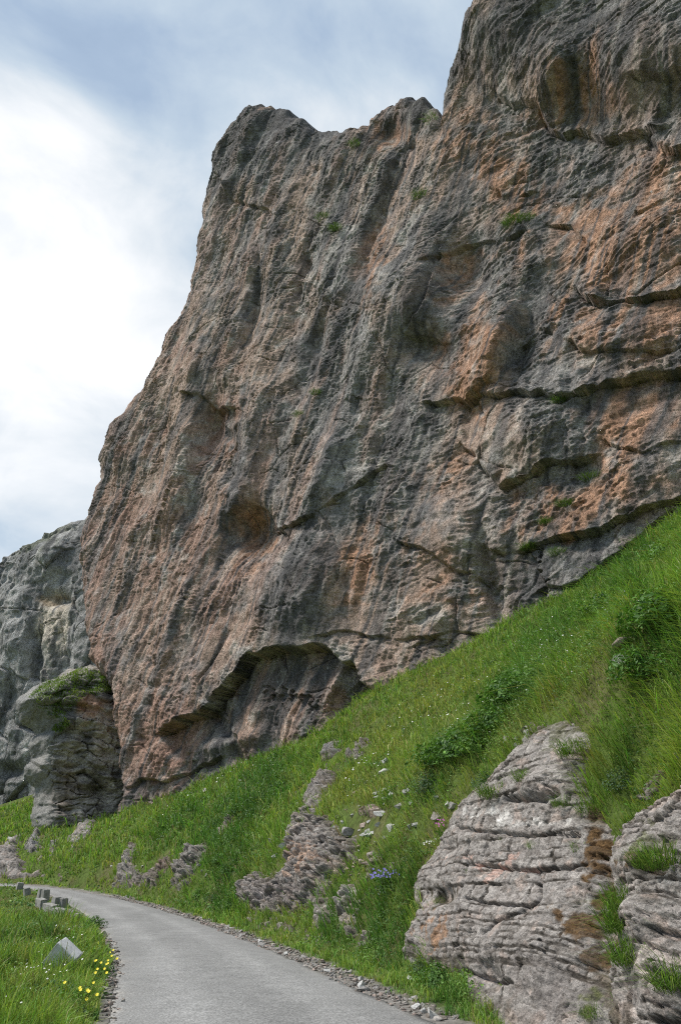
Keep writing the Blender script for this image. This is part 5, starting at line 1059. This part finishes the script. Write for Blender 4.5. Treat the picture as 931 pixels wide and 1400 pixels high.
# ------------------------------------------------------------------ green on the cliffs
def nearest_on(o, px, py):
    n = len(o.data.vertices); v = np.empty(n*3, np.float32); o.data.vertices.foreach_get('co', v); v = v.reshape(-1, 3)
    X, Y, f = proj(v); d = (X-px)**2+(Y-py)**2; c = np.where(d < 16)[0]
    if len(c) == 0: return v[np.argmin(d)]
    return v[c[np.argmin(f[c])]]
_nv = len(wall.data.vertices); WV = np.empty(_nv*3, np.float32); wall.data.vertices.foreach_get('co', WV); WV = WV.reshape(-1, 3); WX, WY, WF = proj(WV)
def on_wall(px, py):
    d = (WX-px)**2+(WY-py)**2; c = np.where(d < max(9, d.min()*1.5))[0]; return WV[c[np.argmin(WF[c])]].astype(float)
def tuft(p, rad, h, n, seed, label, group, name='grass_tuft', tones=((.10, .18, .035), (.07, .14, .028), (.15, .20, .05))):
    r = np.random.default_rng(seed); a = r.uniform(0, 6.28, n); q = rad*np.sqrt(r.uniform(0, 1, n)); roots = np.stack([q*np.cos(a), q*np.sin(a), -.1+0*q+r.uniform(-.25, .25, n)*rad], -1)
    n0 = n; ln = np.stack([q*np.cos(a), q*np.sin(a), 0*q], -1)*.8+r.normal(0, .5*h, (n, 3))*[1, 1, 0]+np.array([WN[0], WN[1], 0])*h*.7
    col = np.array(tones)[r.integers(0, len(tones), n)]*np.exp(r.normal(0, .25, n))[:, None]
    V, F, cc = blades(roots, h*r.uniform(.25, 1.2, n), np.full(n, rad*.045), ln, col, seed+1)
    o = mesh_np(name, V, F, M_grass, {'alb': cc}); o.location = tuple(p); tag(o, label, 'grass tuft', group); return o
for i, (px, py, rad, lab) in enumerate([(588, 162, .7, 'grass tuft clinging to the rock groove below the notch in the crest'), (573, 268, .7, 'green tuft in the groove at mid height of the cliff'), (706, 301, .9, 'grass on the ledge above the orange hollow'), (722, 297, .5, 'small tuft at the right end of the ledge above the orange hollow'), (692, 306, .5, 'small tuft at the left end of the ledge above the orange hollow'), (440, 298, .7, 'green tuft high on the fluted grey face, upper of two'), (459, 312, .7, 'green tuft high on the fluted grey face, lower of two'), (431, 536, .5, 'small tuft on the grey face at mid height'), (407, 566, .5, 'small dark tuft left below the mid height tuft'), (764, 547, .5, 'grass in the long ledge above the square block'), (806, 652, .8, 'green patch on the shelf right of the small cave'), (770, 690, .6, 'thin grass on the slab below the small cave'), (720, 752, .6, 'grass along the lowest dark ledge, left part'), (762, 752, .6, 'grass along the lowest dark ledge, right part'), (458, 314, .4, 'tiny tuft beside the lower green tuft'), (745, 715, .5, 'thin dry grass between the two lower ledges'), (487, 196, .6, 'tuft by the red niche at the crest')][:]):
    tuft(on_wall(px, py)+np.array([WN[0], WN[1], 0])*.1, rad*.6, .26, 260, 2700+i*5, lab, 'tufts growing on the cliff')
def on_mesh(px, py):
    best = None
    for o in C.objects:
        if o.name.startswith('rock_outcrop'):
            n = len(o.data.vertices); v = np.empty(n*3, np.float32); o.data.vertices.foreach_get('co', v); v = v.reshape(-1, 3); X, Y, f = proj(v)
            m = np.where((X-px)**2+(Y-py)**2 < 6)[0]
            if len(m):
                p = v[m[np.argmin(f[m])]]; fd = f[m].min()
                if best is None or fd < best[0]: best = (fd, p)
    return best[1].astype(float) if best else ground_at(px, py)
for i, (px, py, rad, h, n, lab) in enumerate([(846, 1228, .16, .34, 260, 'long bright grass hanging at the top of the gap between the two large outcrops'), (851, 1258, .18, .36, 300, 'long bright grass hanging in the middle of the gap between the two large outcrops'), (858, 1300, .16, .34, 260, 'long bright grass hanging at the bottom of the gap between the two large outcrops'), (603, 1228, .12, .18, 120, 'grass growing in the hollow on the left side of the large outcrop'), (690, 1140, .07, .13, 90, 'small tuft on the pale bed of the large outcrop, left one'), (728, 1148, .09, .15, 110, 'small tuft on the pale bed of the large outcrop, right one'), (672, 1078, .22, .26, 260, 'thick grass on the upper left edge of the large outcrop'), (765, 1090, .12, .2, 140, 'grass tuft under the overhanging bed near the top of the large outcrop'), (805, 1100, .16, .26, 180, 'grass tuft at the head of the moss streak'), (640, 1182, .05, .1, 60, 'tiny tuft on the reddish seam of the large outcrop'), (806, 1375, .1, .2, 140, 'grass tuft at the foot of the moss streak by the road'), (905, 1170, .2, .3, 240, 'grass tuft in the notch high on the knobbly outcrop'), (922, 1330, .18, .34, 240, 'long grass at the right border on the knobbly outcrop'), (880, 1170, .14, .26, 180, 'grass tuft over the hollow of the knobbly outcrop'), (716, 1055, .16, .22, 160, 'grass among stones on the crest of the large outcrop'), (780, 1020, .2, .26, 220, 'grass on the top slabs of the large outcrop'), (790, 1150, .1, .16, 100, 'small tuft right on the pale bed by the moss streak')]):
    tuft(on_mesh(px, py), rad, h, n, 3100+i*5, lab, 'tufts growing on the roadside outcrops', tones=((.14, .24, .04), (.10, .20, .034), (.20, .27, .06)))
# grass ledge on the buttress and cap of the crest
def ledge_grass(o, poly, n, seed, label, h=.26, w=.05):
    nv = len(o.data.vertices); v = np.empty(nv*3, np.float32); o.data.vertices.foreach_get('co', v); v = v.reshape(-1, 3).astype(float); X, Y, f = proj(v)
    ok = np.where(sd_poly(X, Y, np.array(poly, float)) > 0)[0]; r = np.random.default_rng(seed); c = v[r.choice(ok, n)]
    c = c+r.normal(0, .06, c.shape); hh = .75*h*r.uniform(.3, 1.2, n)*(.4+.9*ss(-.3, .5, fbm(c[:, 0]/.6, c[:, 1]/.6, seed+7, 3))); ln = r.normal(0, .3, (n, 3))*hh[:, None]; ln[:, 2] = -.15*hh; ln[:, :2] += np.array([-.3, -.6])*hh[:, None]
    tone = fbm(c[:, 0]/.8, c[:, 2]/.8, seed, 3); col = lay_(np.tile([[.17, .26, .06]], (n, 1)), ss(-.1, .6, tone), (.24, .30, .08)); col = lay_(col, .7*ss(.1, .6, -tone), (.09, .15, .04))
    V, F, cc = blades(c, hh, np.full(n, w), ln, col*np.exp(r.normal(0, .25, n))[:, None], seed+1); g = mesh_np('grass', V, F, M_grass, {'alb': cc}); tag(g, label, kind='stuff')
ledge_grass(buttress, [(40, 952), (60, 934), (86, 926), (110, 914), (140, 918), (160, 936), (150, 948), (120, 950), (100, 966), (88, 984), (70, 980), (52, 966)], 7000, 2900, 'green grass spilling over the ledge on top of the undercut buttress')
ledge_grass(buttress, [(72, 998), (88, 984), (98, 990), (84, 1002)], 900, 2910, 'small green patch on the buttress below its grassy ledge')
